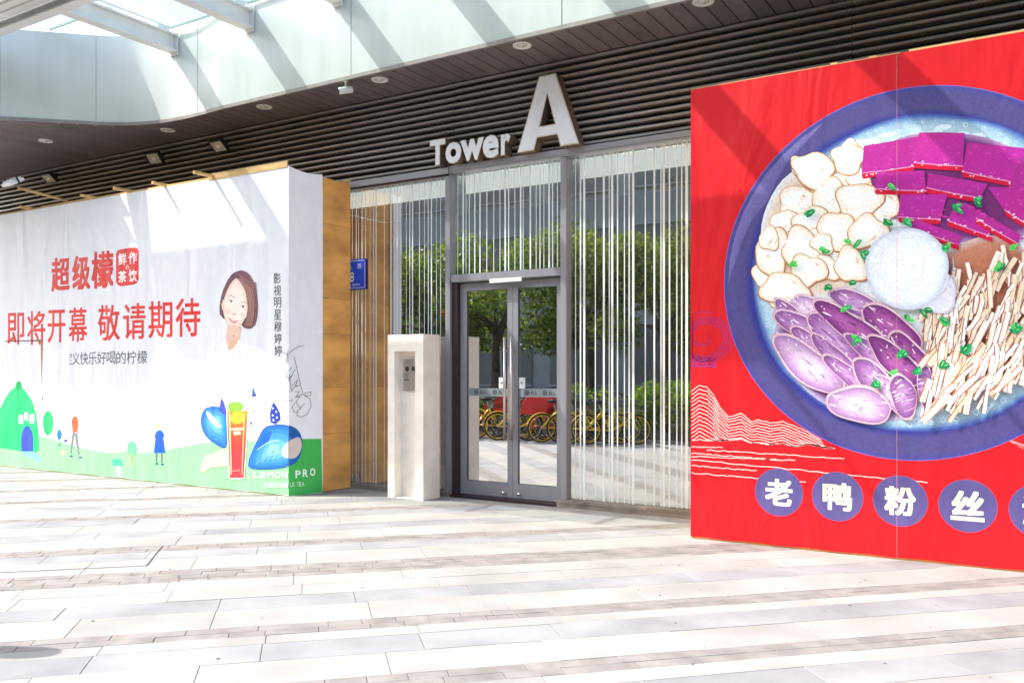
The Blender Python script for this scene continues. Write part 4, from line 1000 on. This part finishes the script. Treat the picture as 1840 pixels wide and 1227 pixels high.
pp.blob(*f6([(1290, 1050)])[0], 108, 125, 20, ((196, 122, 92), (204, 136, 108), (222, 196, 186)), .05, n=40); pp.build('printed_broth', rh, 'photo_print')
TF = [(690, 540, 50, 40), (770, 530, 52, 36), (720, 440, 66, 52), (575, 492, 84, 62), (500, 622, 74, 52), (640, 602, 62, 62), (880, 640, 46, 72), (765, 622, 78, 76), (440, 722, 48, 64), (560, 712, 62, 62), (370, 930, 44, 54), (670, 742, 74, 62), (805, 752, 72, 66), (400, 840, 64, 82), (520, 822, 74, 72), (640, 902, 38, 52), (730, 890, 62, 62), (550, 912, 62, 62), (450, 992, 84, 62), (385, 780, 40, 40), (610, 800, 40, 40)]
TF = [(a_ + rr.uniform(-50, 50), b_ + rr.uniform(-50, 50), c_ * .55, d_ * .6) for a_, b_, c_, d_ in TF] + TF
for (a, b_, c, d) in TF:
    u, v = f6([(a, b_)])[0]; an = rr.uniform(-40, 40); sd_ = rr.randrange(9999); c, d = c / 2.05, d / 2.05
    pp.blob(u, v, c * 1.05, d * 1.05, an, ((214, 150, 96), (206, 140, 88), (176, 104, 60)), .2, n=30, seed=sd_, up=.5)
    pp.blob(u - .6, v - .8, c, d, an, ((255, 250, 240), (253, 242, 222), (238, 200, 152)), .2, n=30, seed=sd_, up=.5, rings=(0, .6, .9, 1.0))
    for k in range(5):
        t_ = rr.uniform(0, 6.28); q_ = rr.uniform(.2, .75); L_ = rr.uniform(3, 9)
        x_, y_ = u + c * q_ * math.cos(t_), v + d * q_ * math.sin(t_)
        pp.blob(x_, y_, L_, rr.uniform(.8, 2.2), math.degrees(t_) + 90 + rr.uniform(-30, 30), (((246, 218, 176),) * 3, ((255, 255, 250),) * 3, ((232, 190, 140),) * 3)[k % 3], .35, n=9, up=.2)
    pp.blob(u - c * .2, v - d * .25, c * .5, d * .42, an, ((255, 255, 253), (255, 254, 250), (254, 249, 238)), .25, n=18, up=.4)
    pp.cut('printed_tofu_puff', 'photo_print')
MAG = [((785, 385), (1015, 345), (1000, 470), (775, 500)), ((1225, 370), (1475, 395), (1430, 540), (1200, 492)), ((1020, 328), (1210, 330), (1205, 470), (995, 455)), ((1440, 440), (1700, 560), (1660, 700), (1400, 560)), ((840, 495), (1040, 490), (1050, 575), (830, 565)), ((1060, 500), (1310, 545), (1280, 605), (1050, 562)), ((1310, 560), (1460, 560), (1500, 730), (1380, 655)),
       ((940, 590), (1140, 590), (1110, 695), (930, 685)), ((1180, 620), (1250, 640), (1330, 770), (1140, 700)), ((1000, 690), (1200, 765), (1190, 805), (985, 730)), ((1240, 640), (1450, 760), (1440, 800), (1260, 690))]
for i, q in enumerate(MAG):
    P = f6(q); low_ = [P[3], P[2], (P[2][0] + rr.uniform(-3, 1), P[2][1] + 9), (P[3][0] + rr.uniform(-1, 3), P[3][1] + 10)]
    pp.poly(low_, (214, 20, 60), True)
    pp.poly(P, lambda u, v: (196 - (v % 17), 44, 158 - (u % 23)))
    pp.line([P[3], ((P[3][0] + P[2][0]) / 2, (P[3][1] + P[2][1]) / 2 + 1), P[2]], 1.8, (236, 150, 196)); 
    for k in range(9): a = rr.random(); pp.blob(P[3][0] + (P[2][0] - P[3][0]) * a, P[3][1] + (P[2][1] - P[3][1]) * a + rr.uniform(-3, 5), rr.uniform(1, 3), rr.uniform(.6, 1.6), 0, ((250, 214, 230),) * 3, .3, n=7, up=.2)
    for k in range(12): a, c = rr.random(), rr.random(); pp.blob(P[0][0] + (P[1][0] - P[0][0]) * a + (P[3][0] - P[0][0]) * c, P[0][1] + (P[1][1] - P[0][1]) * a + (P[3][1] - P[0][1]) * c, rr.uniform(2, 6), rr.uniform(1, 2.6), rr.uniform(-20, 20), ((206, 60, 168), (202, 56, 164), (196, 50, 158)), .3, n=8, up=.2)
    pp.n += 1; pp.cut('printed_dark_slice', 'photo_print')
GZL = [(720, 105, 115, 46, 22), (850, 195, 135, 60, 30), (515, 120, 70, 50, 30), (470, 170, 110, 40, 42), (500, 200, 120, 48, 36), (620, 240, 135, 50, 38), (690, 190, 155, 52, 33), (560, 285, 130, 38, 42), (640, 330, 130, 40, 40), (930, 320, 120, 60, 52), (780, 300, 120, 40, 30), (870, 330, 135, 52, 36), (520, 345, 160, 70, 42), (700, 400, 130, 40, 42), (800, 420, 130, 55, 42), (860, 470, 110, 40, 52), (900, 470, 45, 100, -18), (990, 440, 30, 100, -8), (725, 505, 125, 72, 8)]
for i_, (a, b_, c, d, an) in enumerate(GZL):
    u, v = f7([(a, b_)])[0]; c, d = c / 2.05, d / 2.35; an += rr.uniform(-6, 6); sd_ = rr.randrange(9999); a_ = math.radians(an); ca, sa = math.cos(a_), math.sin(a_)
    pale = i_ in (2, 12, 18, 15); dark = i_ in (1, 6, 11, 9)
    base = (196, 150, 198) if pale else ((134, 60, 130) if dark else (158, 100, 164)); hi = (236, 206, 228) if pale else ((178, 96, 164) if dark else (200, 152, 202)); edge = (248, 226, 236)
    pp.blob(u, v, c * 1.03, d * 1.06, an, (edge, edge, (206, 150, 170)), .10, n=34, seed=sd_, up=.4)
    pp.blob(u + .5, v + 1.2, c * .97, d * .93, an, (hi, base, tuple(int(x * .82) for x in base)), .10, n=34, seed=sd_, up=.4, rings=(0, .35, .8, 1.0))
    for k in range(34):
        x, y = rr.uniform(-.85, .85) * c, rr.gauss(0, .38) * d
        if (x / c) ** 2 + (y / d) ** 2 > .8: continue
        m_ = rr.choice((hi, base, edge, tuple(int(q * .8) for q in base), tuple(int(q * .9) for q in hi)))
        pp.blob(u + x * ca - y * sa, v + x * sa + y * ca, rr.uniform(2, 11), rr.uniform(.4, 1.5), an + rr.uniform(-10, 10), (m_,) * 3, .3, n=8, up=.15)
    for k in range(14 if i_ in (2, 3, 12, 18) else 4):
        x, y = rr.gauss(-.3, .4) * c, rr.gauss(0, .45) * d
        pp.blob(u + x * ca - y * sa, v + x * sa + y * ca, rr.uniform(.8, 2.2), rr.uniform(.8, 2.0), 0, ((252, 244, 250),) * 3, .2, n=7, up=.15)
    pp.cut('printed_meat_slice', 'photo_print')
rs = random.Random(11)
strips = []
for i in range(560):
    a, b_ = rs.uniform(1050, 1640), rs.uniform(770, 1560); u, v = f6([(a, b_)])[0]
    x, z = on_y(u, v, FYR)
    if math.hypot(x - BX - .03, z - BZ) < 1.10 and (v > 505 + (1760 - u) * .28 - 20) and u > 1640 + (v - 560) * -.12 and (u > 1672 or v < 735): strips.append((u, v))
strips = strips[:280]; strips.sort(key=lambda p: p[1] + rs.uniform(-30, 30))
for u, v in strips:
    an = 110 + rs.uniform(-22, 22) + (v - 600) * .10; L = rs.uniform(14, 36); wd = rs.uniform(2.6, 5.6); a_ = math.radians(an); d = Vector((math.cos(a_), math.sin(a_))); n_ = Vector((-d.y, d.x)); c = Vector((u, v)); cv = rs.uniform(-2.5, 2.5)
    tone = rs.choice(((255, 246, 230), (252, 236, 212), (246, 222, 190), (255, 250, 240)))
    def rib(k, sh): return [tuple(c + d * L * t_ + n_ * (wd * k * rs.uniform(.88, 1.1) + cv * (1 - t_ * t_) + sh)) for t_ in (-1, -.5, 0, .5, 1)] + [tuple(c + d * L * t_ + n_ * (-wd * k * rs.uniform(.88, 1.1) + cv * (1 - t_ * t_) + sh)) for t_ in (1, .5, 0, -.5, -1)]
    pp.poly(rib(1.3, .6), rs.choice(((168, 92, 62), (190, 118, 84), (150, 80, 70))), .3); pp.poly(rib(1.0, 0), tuple(int(x * .93) for x in tone), .3); pp.poly(rib(.6, -.5), tone, .3)
    if rs.random() < .5: pp.line([tuple(c - d * L * .6 + n_ * wd * .2), tuple(c + d * L * .5 + n_ * wd * .3)], .8, (232, 190, 150), .2)
    pp.cut('printed_strip', 'photo_print')
u, v = f6([(1060, 985)])[0]; pp.blob(u, v, 58, 40, 28, ((226, 228, 238), (232, 230, 238), (206, 196, 210)), .08, n=30)
u, v = f6([(970, 905)])[0]; pp.blob(u, v, 76, 72, 0, ((250, 252, 253), (247, 250, 252), (234, 240, 246), (206, 212, 226)), .03, n=40, rings=(0, .6, .88, .97, 1.0))
for k in range(7): pp.line([(u + (30 + k * 6.0) * math.cos(t * .16 + k * .7), v + (28 + k * 5.4) * math.sin(t * .16 + k * .7)) for t in range(10)], 1.1, (222, 226, 236))
for k in range(6): pp.line([(u + 40 + k * 7, v + 62 - k * 2), (u + 66 + k * 4, v + 40 - k * 4), (u + 82, v + 4 - k * 5)], 1.1, (214, 210, 222))
pp.n += 1; pp.build('printed_noodles', rh, 'photo_print')
GN = ((20, 150, 86), (70, 186, 80), (12, 120, 70))
def scal(pts, f, sc):
    for (a, b_) in pts:
        u, v = f([(a, b_)])[0]
        for k in range(rr.choice((1, 2, 2, 3))):
            uu, vv, an = u + rr.uniform(-7, 7) * (k > 0), v + rr.uniform(-5, 5) * (k > 0), rr.uniform(-70, 70); c = rr.choice(GN); l = rr.uniform(6, 11)
            pp.blob(uu, vv, l, rr.uniform(3.4, 5.4), an, (c, tuple(min(255, int(x * 1.25) + 10) for x in c), tuple(int(x * .75) for x in c)), .12, n=14, up=False); pp.n += 1
            pp.blob(uu + 1, vv - 1, l * .5, 1.5, an, ((130, 214, 120),) * 3, .2, n=8)
        pp.cut('printed_scallion', 'photo_print')
scal([(910, 565), (965, 705), (1175, 650), (1270, 620), (880, 715), (760, 800), (795, 840), (615, 825), (740, 965), (630, 985), (1060, 1080), (970, 1110), (1140, 815), (1415, 815), (1365, 900), (1130, 1130), (1425, 1165), (490, 890), (555, 668), (720, 790), (1040, 1095)], f6, 2.36)
scal([(680, 120), (705, 240), (895, 300), (955, 370), (790, 425), (1145, 290), (1070, 350), (1345, 200), (1065, 180), (865, 375)], f7, 2.23)
pp.n += 1
top_n = pp.n; pp.n = 6
for i, ch in enumerate('老鸭粉丝汤'):
    cx, cz = -2.0 + i * .478, .468
    pp.ring(place_m, cx, cz, (.001, .198, .204), ((92, 82, 136), (92, 82, 136), (180, 80, 116)), n=56, up=True)
    V, F, a = glyph_mesh(ch, .0); hw = .108
    for q_, (ax, az) in enumerate(((-1, -1), (1, -1), (1, 1), (-1, 1), (-1, 0), (1, 0), (0, 1), (0, -1))):
        b = len(pp.mb.v); off = (pp.n + q_) * STEP
        pp.mb.v += [place_m(cx - hw + p[0] * 2 * hw + ax * .0085, cz - hw + p[1] * 2 * hw + az * .007, off) for p in V]; pp.mb.c += [lin((.93, .88, .76))] * len(V)
        for f in F: pp.mb.f.append(tuple(b + k for k in f)); pp.mb.mi.append(0); pp.mb.sm.append(False)
    pp.n -= 1; pp.cut('printed_round_character')
pp.n += 2
M['seam'] = mat('pale_red_seam', (.85, .35, .33), .6, var=.1)
sm = MB(); zz = top_n * STEP + .0015
sm.box(SX - .001, SX + .001, FYR - zz, FYR - zz + .001, .02, 4.0); sm.build('sheet_seam', 'seam', rh)

# ================================================================== WHAT THE GLASS REFLECTS: STREET SIDE OPPOSITE THE TOWER
def leaves(mb, lobes, n, size, pal, rr):
    tot = sum(l[3] ** 2 for l in lobes)
    for (cx, cy, cz, r) in lobes:
        clump = rr.uniform(.75, 1.2)
        for i in range(int(n * r * r / tot)):
            d = Vector((rr.gauss(0, 1), rr.gauss(0, 1), rr.gauss(0, 1))).normalized(); q = r * (rr.random() ** .33) * rr.uniform(.8, 1.08)
            p = Vector((cx, cy, cz)) + Vector((d.x * q, d.y * q, d.z * q * .8))
            a = Vector((rr.gauss(0, 1), rr.gauss(0, 1), rr.gauss(0, .7))).normalized(); b = a.orthogonal().normalized(); b = (b * math.cos(rr.uniform(0, 6.28)) + a.cross(b) * math.sin(rr.uniform(0, 6.28)))
            s_ = size * rr.uniform(.6, 1.25); c = rr.choice(pal); k = clump * rr.uniform(.7, 1.2); c = tuple(x * k for x in c)
            mb.face([p - a * s_, p + b * s_ * .45, p + a * s_, p - b * s_ * .45], 0, c)
PAL = [(.09, .15, .015), (.13, .20, .02), (.17, .24, .03), (.06, .11, .012), (.22, .26, .04)]
def tree(seed, hgt, crown, n):
    rr = random.Random(seed); t = thing('street_tree', '', 'tree', (0, 0, 0), 'street trees opposite the tower')
    tk = MB(); top = hgt * .55; P = [Vector((0, 0, -.05)), Vector((rr.uniform(-.08, .08), rr.uniform(-.08, .08), top * .5)), Vector((rr.uniform(-.15, .15), rr.uniform(-.15, .15), top))]
    tk.tube(P[0], P[1], .16, .12, 10); tk.tube(P[1], P[2], .12, .08, 10); lobes = []
    for i in range(9):
        a = i * .7 + rr.uniform(-.3, .3); ln = crown * rr.uniform(.45, .95); e = P[2] + Vector((math.cos(a) * ln, math.sin(a) * ln, rr.uniform(-.1, .42) * hgt * .8)); s0 = P[1].lerp(P[2], rr.uniform(.3, 1))
        mid = s0.lerp(e, .5) + Vector((0, 0, .15)); tk.tube(s0, mid, .055, .04, 6); tk.tube(mid, e, .04, .015, 6)
        lobes.append((e.x, e.y, e.z, crown * rr.uniform(.36, .55)))
    for i in range(5): lobes.append((rr.uniform(-.5, .5) * crown, rr.uniform(-.5, .5) * crown, hgt * rr.uniform(.66, .92), crown * rr.uniform(.3, .5)))
    tk.build('trunk', 'bark', t); lv = MB(); leaves(lv, lobes, n, .085, PAL, rr); lv.build('crown', 'leaf', t); return t
TA, TB = tree(3, 5.6, 1.9, 7500), tree(8, 5.0, 1.7, 6500)
spots = [(-8.4, -3.8, .92), (-10.9, -4.2, 1.04), (-13.6, -3.7, .98), (-16.4, -4.3, 1.08), (-19.4, -3.9, 1.0), (-5.6, -4.4, .95), (-12.2, -7.2, 1.1), (-17.8, -7.4, 1.12), (-22.6, -5.0, 1.1), (-8.8, -7.6, 1.05)]
TL = ['leafy street tree reflected in the right window nearest the red hoarding', 'leafy street tree reflected in the middle of the right window', 'leafy street tree reflected in the right door', 'leafy street tree reflected in the left door',
      'leafy street tree reflected in the window beside the pedestal', 'leafy street tree reflected at the far edge of the right window', 'tall tree standing behind the row, reflected above the door handles', 'tall tree behind the row, reflected above the left door',
      'leafy street tree at the left end of the row behind the white hoarding', 'tall tree behind the row, reflected high in the right window']
for i, (x, y, s_) in enumerate(spots):
    o = (TA, TB)[i] if i < 2 else copy_tree((TA, TB)[i % 2])
    o.location = (x, y, -.05); o.rotation_euler = (0, 0, i * 1.3); o.scale = (s_,) * 3; o['label'] = TL[i]
# planting bed, hedge bushes
kb = MB(); kb.box(-26, 2, -5.6, .05, -.28, -.045); kb.build('planting_bed', 'soil')['kind'] = 'structure'
kk = MB(); kk.box(-26, 2, .052, .10, -.28, .06); kk.build('bed_kerb', 'border')['kind'] = 'structure'
HP = [(.15, .28, .012), (.20, .35, .015), (.10, .20, .012), (.25, .38, .02)]
def bush(seed):
    rr = random.Random(seed); t = thing('clipped_bush', '', 'bush', (0, 0, 0), 'clipped bushes behind the bicycles'); lv = MB()
    lobes = [(rr.uniform(-.55, .55), rr.uniform(-.35, .35), rr.uniform(.45, .95), rr.uniform(.3, .45)) for _ in range(9)]; leaves(lv, lobes, 2600, .045, HP, rr); lv.build('foliage', 'leaf', t)
    sm_ = MB()
    for i in range(5): a = i * 1.26; sm_.tube((.05 * math.cos(a), .05 * math.sin(a), -.1), (.4 * math.cos(a), .28 * math.sin(a), .6), .018, .008, 6)
    sm_.build('stems', 'bark', t); return t
BA = bush(21)
BL = ['bright green bush reflected right beside the red hoarding', 'bright green bush reflected in the middle of the right window', 'bright green bush reflected at the left of the right window', 'bright green bush reflected in the right door', 'bright green bush reflected between the door handles', 'bright green bush reflected in the left door', 'bright green bush hidden behind the pedestal reflection', 'bright green bush at the far left of the row']
for i, x in enumerate((-6.3, -7.75, -9.1, -10.8, -12.5, -14.3, -16.2, -18.4)):
    o = BA if i == 0 else copy_tree(BA); o.location = (x, -.75 + .12 * math.sin(i * 2), -.05); o.rotation_euler = (0, 0, i * 2.1); o.scale = (1.1 + .12 * math.sin(i), 1.1, (1.12 if i < 3 else .8) + .08 * math.cos(i * 1.7)); o['label'] = BL[i]
# bicycles
def bicycle(paint, red):
    t = thing('parked_bicycle', '', 'bicycle', (0, 0, 0), 'shared bicycles parked in a row')
    f = MB(); pts = {'bb': (0, 0, .30), 'st': (-.16, 0, .66), 'ht': (.42, 0, .74), 'hb': (.46, 0, .60), 'ra': (-.46, 0, .31), 'fa': (.58, 0, .31)}
    f.path([pts['hb'], (.30, 0, .42), (.12, 0, .33), pts['bb']], .026); f.tube(pts['bb'], pts['st'], .022); f.path([pts['bb'], pts['ra']], .018); f.path([pts['st'], (-.3, .05, .5), (-.46, .05, .31)], .013); f.path([pts['st'], (-.3, -.05, .5), (-.46, -.05, .31)], .013)
    f.tube(pts['hb'], pts['ht'], .024); f.path([pts['hb'], (.52, .05, .48), (.58, .05, .31)], .014); f.path([pts['hb'], (.52, -.05, .48), (.58, -.05, .31)], .014); f.build('frame', paint, t)
    for x in (-.46, .58):
        wv = MB(); n = 24; R_, r_ = .295, .02
        for i in range(n):
            for j in range(6):
                a, b = 2 * math.pi * i / n, 2 * math.pi * j / 6; wv.v.append((x + (R_ + r_ * math.cos(b)) * math.cos(a), r_ * math.sin(b), .31 + (R_ + r_ * math.cos(b)) * math.sin(a))); wv.c.append((1, 1, 1))
        for i in range(n):
            for j in range(6): wv.f.append((i * 6 + j, ((i + 1) % n) * 6 + j, ((i + 1) % n) * 6 + (j + 1) % 6, i * 6 + (j + 1) % 6)); wv.mi.append(0); wv.sm.append(True)
        w_ = wv.build('wheel', 'rubber', t)
        rm = MB(); rm.lathe([(.278, -.012), (.282, 0), (.278, .012), (.264, .012), (.264, -.012), (.278, -.012)], (x, 0, .31), 'y', 24); rm.build('rim', 'bike_yellow' if not red else 'rim', w_)
        sp = MB()
        for i in range(10): a = i * .628; sp.tube((x, .02 * (-1) ** i, .31), (x + .27 * math.cos(a), 0, .31 + .27 * math.sin(a)), .003, n=4, cap=False)
        sp.lathe([(.001, -.05), (.025, -.05), (.025, .05), (.001, .05)], (x, 0, .31), 'y', 10); sp.build('spokes', 'rim', w_)
        mg = MB()
        for i in range(9):
            a0, a1 = math.radians(20 + i * 16), math.radians(36 + i * 16)
            mg.face([(x + .335 * math.cos(a), y_, .31 + .335 * math.sin(a)) for a, y_ in ((a0, -.03), (a1, -.03), (a1, .03), (a0, .03))])
        mg.build('mudguard', paint, t)
    s_ = MB(); s_.lathe([(.001, .0), (.09, .01), (.10, .04), (.07, .07), (.001, .075)], (-.22, 0, .84), n=14); s_.v = [((p[0] + .22) * 1.35 - .22, p[1] * .8 * (1.0 if p[0] < -.2 else .55), p[2]) for p in s_.v]; s_.build('saddle', 'rubber', t)
    s_ = MB(); s_.tube(pts['st'], (-.21, 0, .85), .014); s_.build('seat_post', 'rim', t)
    h_ = MB(); h_.tube(pts['ht'], (.38, 0, .98), .016); h_.path([(.24, -.29, 1.02), (.36, -.2, 1.0), (.38, 0, .98), (.36, .2, 1.0), (.24, .29, 1.02)], .012); h_.build('handlebar', 'dark_metal', t)
    g = MB()
    for sgn_ in (-1, 1): g.tube((.30, .24 * sgn_, 1.01), (.20, .31 * sgn_, 1.03), .017)
    g.build('grips', 'rubber', t)
    b_ = MB()
    for z in (.70, .78, .88): b_.path([(.48, -.14, z), (.78, -.15, z), (.78, .15, z), (.48, .14, z), (.48, -.14, z)], .006, n=5)
    for (x, y) in ((.48, -.14), (.58, -.145), (.68, -.148), (.78, -.15), (.78, 0), (.78, .15), (.68, .148), (.58, .145), (.48, .14)): b_.tube((x, y, .70), (x, y, .88), .004, n=4)
    b_.box(.48, .78, -.14, .14, .695, .702); b_.build('basket', 'dark_metal', t)
    c_ = MB(); c_.lathe([(.001, -.02), (.09, -.02), (.09, -.012), (.001, -.012)], (0, 0, .30), 'y', 16); c_.tube((0, -.06, .30), (.1, -.06, .18), .01); c_.tube((0, .06, .30), (-.1, .06, .42), .01); c_.box(.06, .16, -.13, -.06, .165, .185); c_.box(-.16, -.06, .06, .13, .41, .43); c_.build('crank', 'dark_metal', t)
    if red:
        k = MB(); k.prism([(-.62, .62), (-.10, .60), (-.02, .80), (-.08, .98), (-.26, 1.06), (-.48, .98), (-.60, .80)], lambda p: (p[0], -.11, p[1]), lambda p: (p[0], .11, p[1]), smooth=False); k.build('saddle_cover', 'bike_red', t, bevel=.03)
    return t
BY, BRD = bicycle('bike_yellow', False), bicycle('bike_red', True)
rows = [(-7.75, 0), (-8.1, 0), (-8.45, 0), (-8.8, 0), (-9.25, 1), (-9.9, 0), (-10.6, 0), (-11.3, 1), (-12.0, 0), (-12.8, 0), (-13.7, 0)]
ny, nr = 0, 0
YL = ['yellow shared bicycle at the right end of the front row', 'yellow shared bicycle, second from the right end of the front row', 'yellow shared bicycle reflected in the left part of the right window', 'yellow shared bicycle just right of the nearer red-covered bicycle in front', 'yellow shared bicycle just left of the nearer red-covered bicycle in front', 'yellow shared bicycle just right of the farther red-covered bicycle in front', 'yellow shared bicycle just left of the farther red-covered bicycle in front', 'yellow shared bicycle, second from the left end of the front row', 'yellow shared bicycle at the left end of the front row']
RL = ['red bicycle with a red saddle cover in the front row, reflected in the right door', 'red bicycle with a red saddle cover in the front row, reflected in the left door']
for i, (x, r_) in enumerate(rows):
    if r_: o = BRD if nr == 0 else copy_tree(BRD); o['label'] = RL[nr]; nr += 1
    else: o = BY if ny == 0 else copy_tree(BY); o['label'] = YL[ny]; ny += 1
    o.location = (x, .95 + .12 * math.sin(i * 2.7), .002); o.rotation_euler = (math.radians(-4), 0, math.radians(-35 + 6 * math.sin(i * 1.9)))
x2 = [(-8.2, 0), (-8.9, 1), (-9.6, 0), (-10.2, 1), (-10.9, 0), (-11.7, 1), (-12.4, 0)]
B2 = ['yellow shared bicycle at the right end of the back row', 'red bicycle second from the right in the back row', 'yellow shared bicycle third from the right in the back row', 'red bicycle in the middle of the back row', 'yellow shared bicycle third from the left in the back row', 'red bicycle second from the left in the back row', 'yellow shared bicycle at the left end of the back row']
for i, (x, r_) in enumerate(x2):
    o = copy_tree(BRD if r_ else BY); o['label'] = B2[i]; o.location = (x, .42 + .05 * math.sin(i * 3.1), .002); o.rotation_euler = (math.radians(-3), 0, math.radians(-18 + 9 * math.sin(i * 2.3)))
# rounded stone bollard left of the view: its shadow falls on the paving
t = thing('stone_bollard', 'round topped grey stone bollard at the edge of the paving', 'bollard', (-5.36, 2.24, 0))
k = MB(); k.lathe([(.13, 0), (.13, .05), (.10, .07), (.10, .86), (.092, .93), (.07, .985), (.035, 1.01), (.001, 1.015)], (-5.36, 2.24, 0), n=24); k.build('shaft', 'border', t)
k = MB(); k.lathe([(.103, .66), (.105, .665), (.105, .735), (.103, .74)], (-5.36, 2.24, 0), n=24); k.build('band', 'rim', t)
# building across the street
ob = thing('office_building', 'grey office block across the street seen only in the glass', 'building', (-12, -16, 0))
boxpart('wall', 'wall_far', ob, -40, 14, -24, -16.2, -.1, 17)
for j in range(4):
    for i in range(13):
        x = -39 + i * 4.05; z = .9 + j * 4.1
        wv = boxpart('window', 'far_glass', ob, x, x + 3.1, -16.19, -16.14, z, z + 2.5)
        fr = MB(); fr.box(x - .06, x + 3.16, -16.195, -16.08, z - .07, z - .002); fr.box(x - .06, x + 3.16, -16.195, -16.08, z + 2.502, z + 2.57); fr.box(x + 1.52, x + 1.58, -16.139, -16.09, z, z + 2.5); fr.build('frame', 'alu', wv)
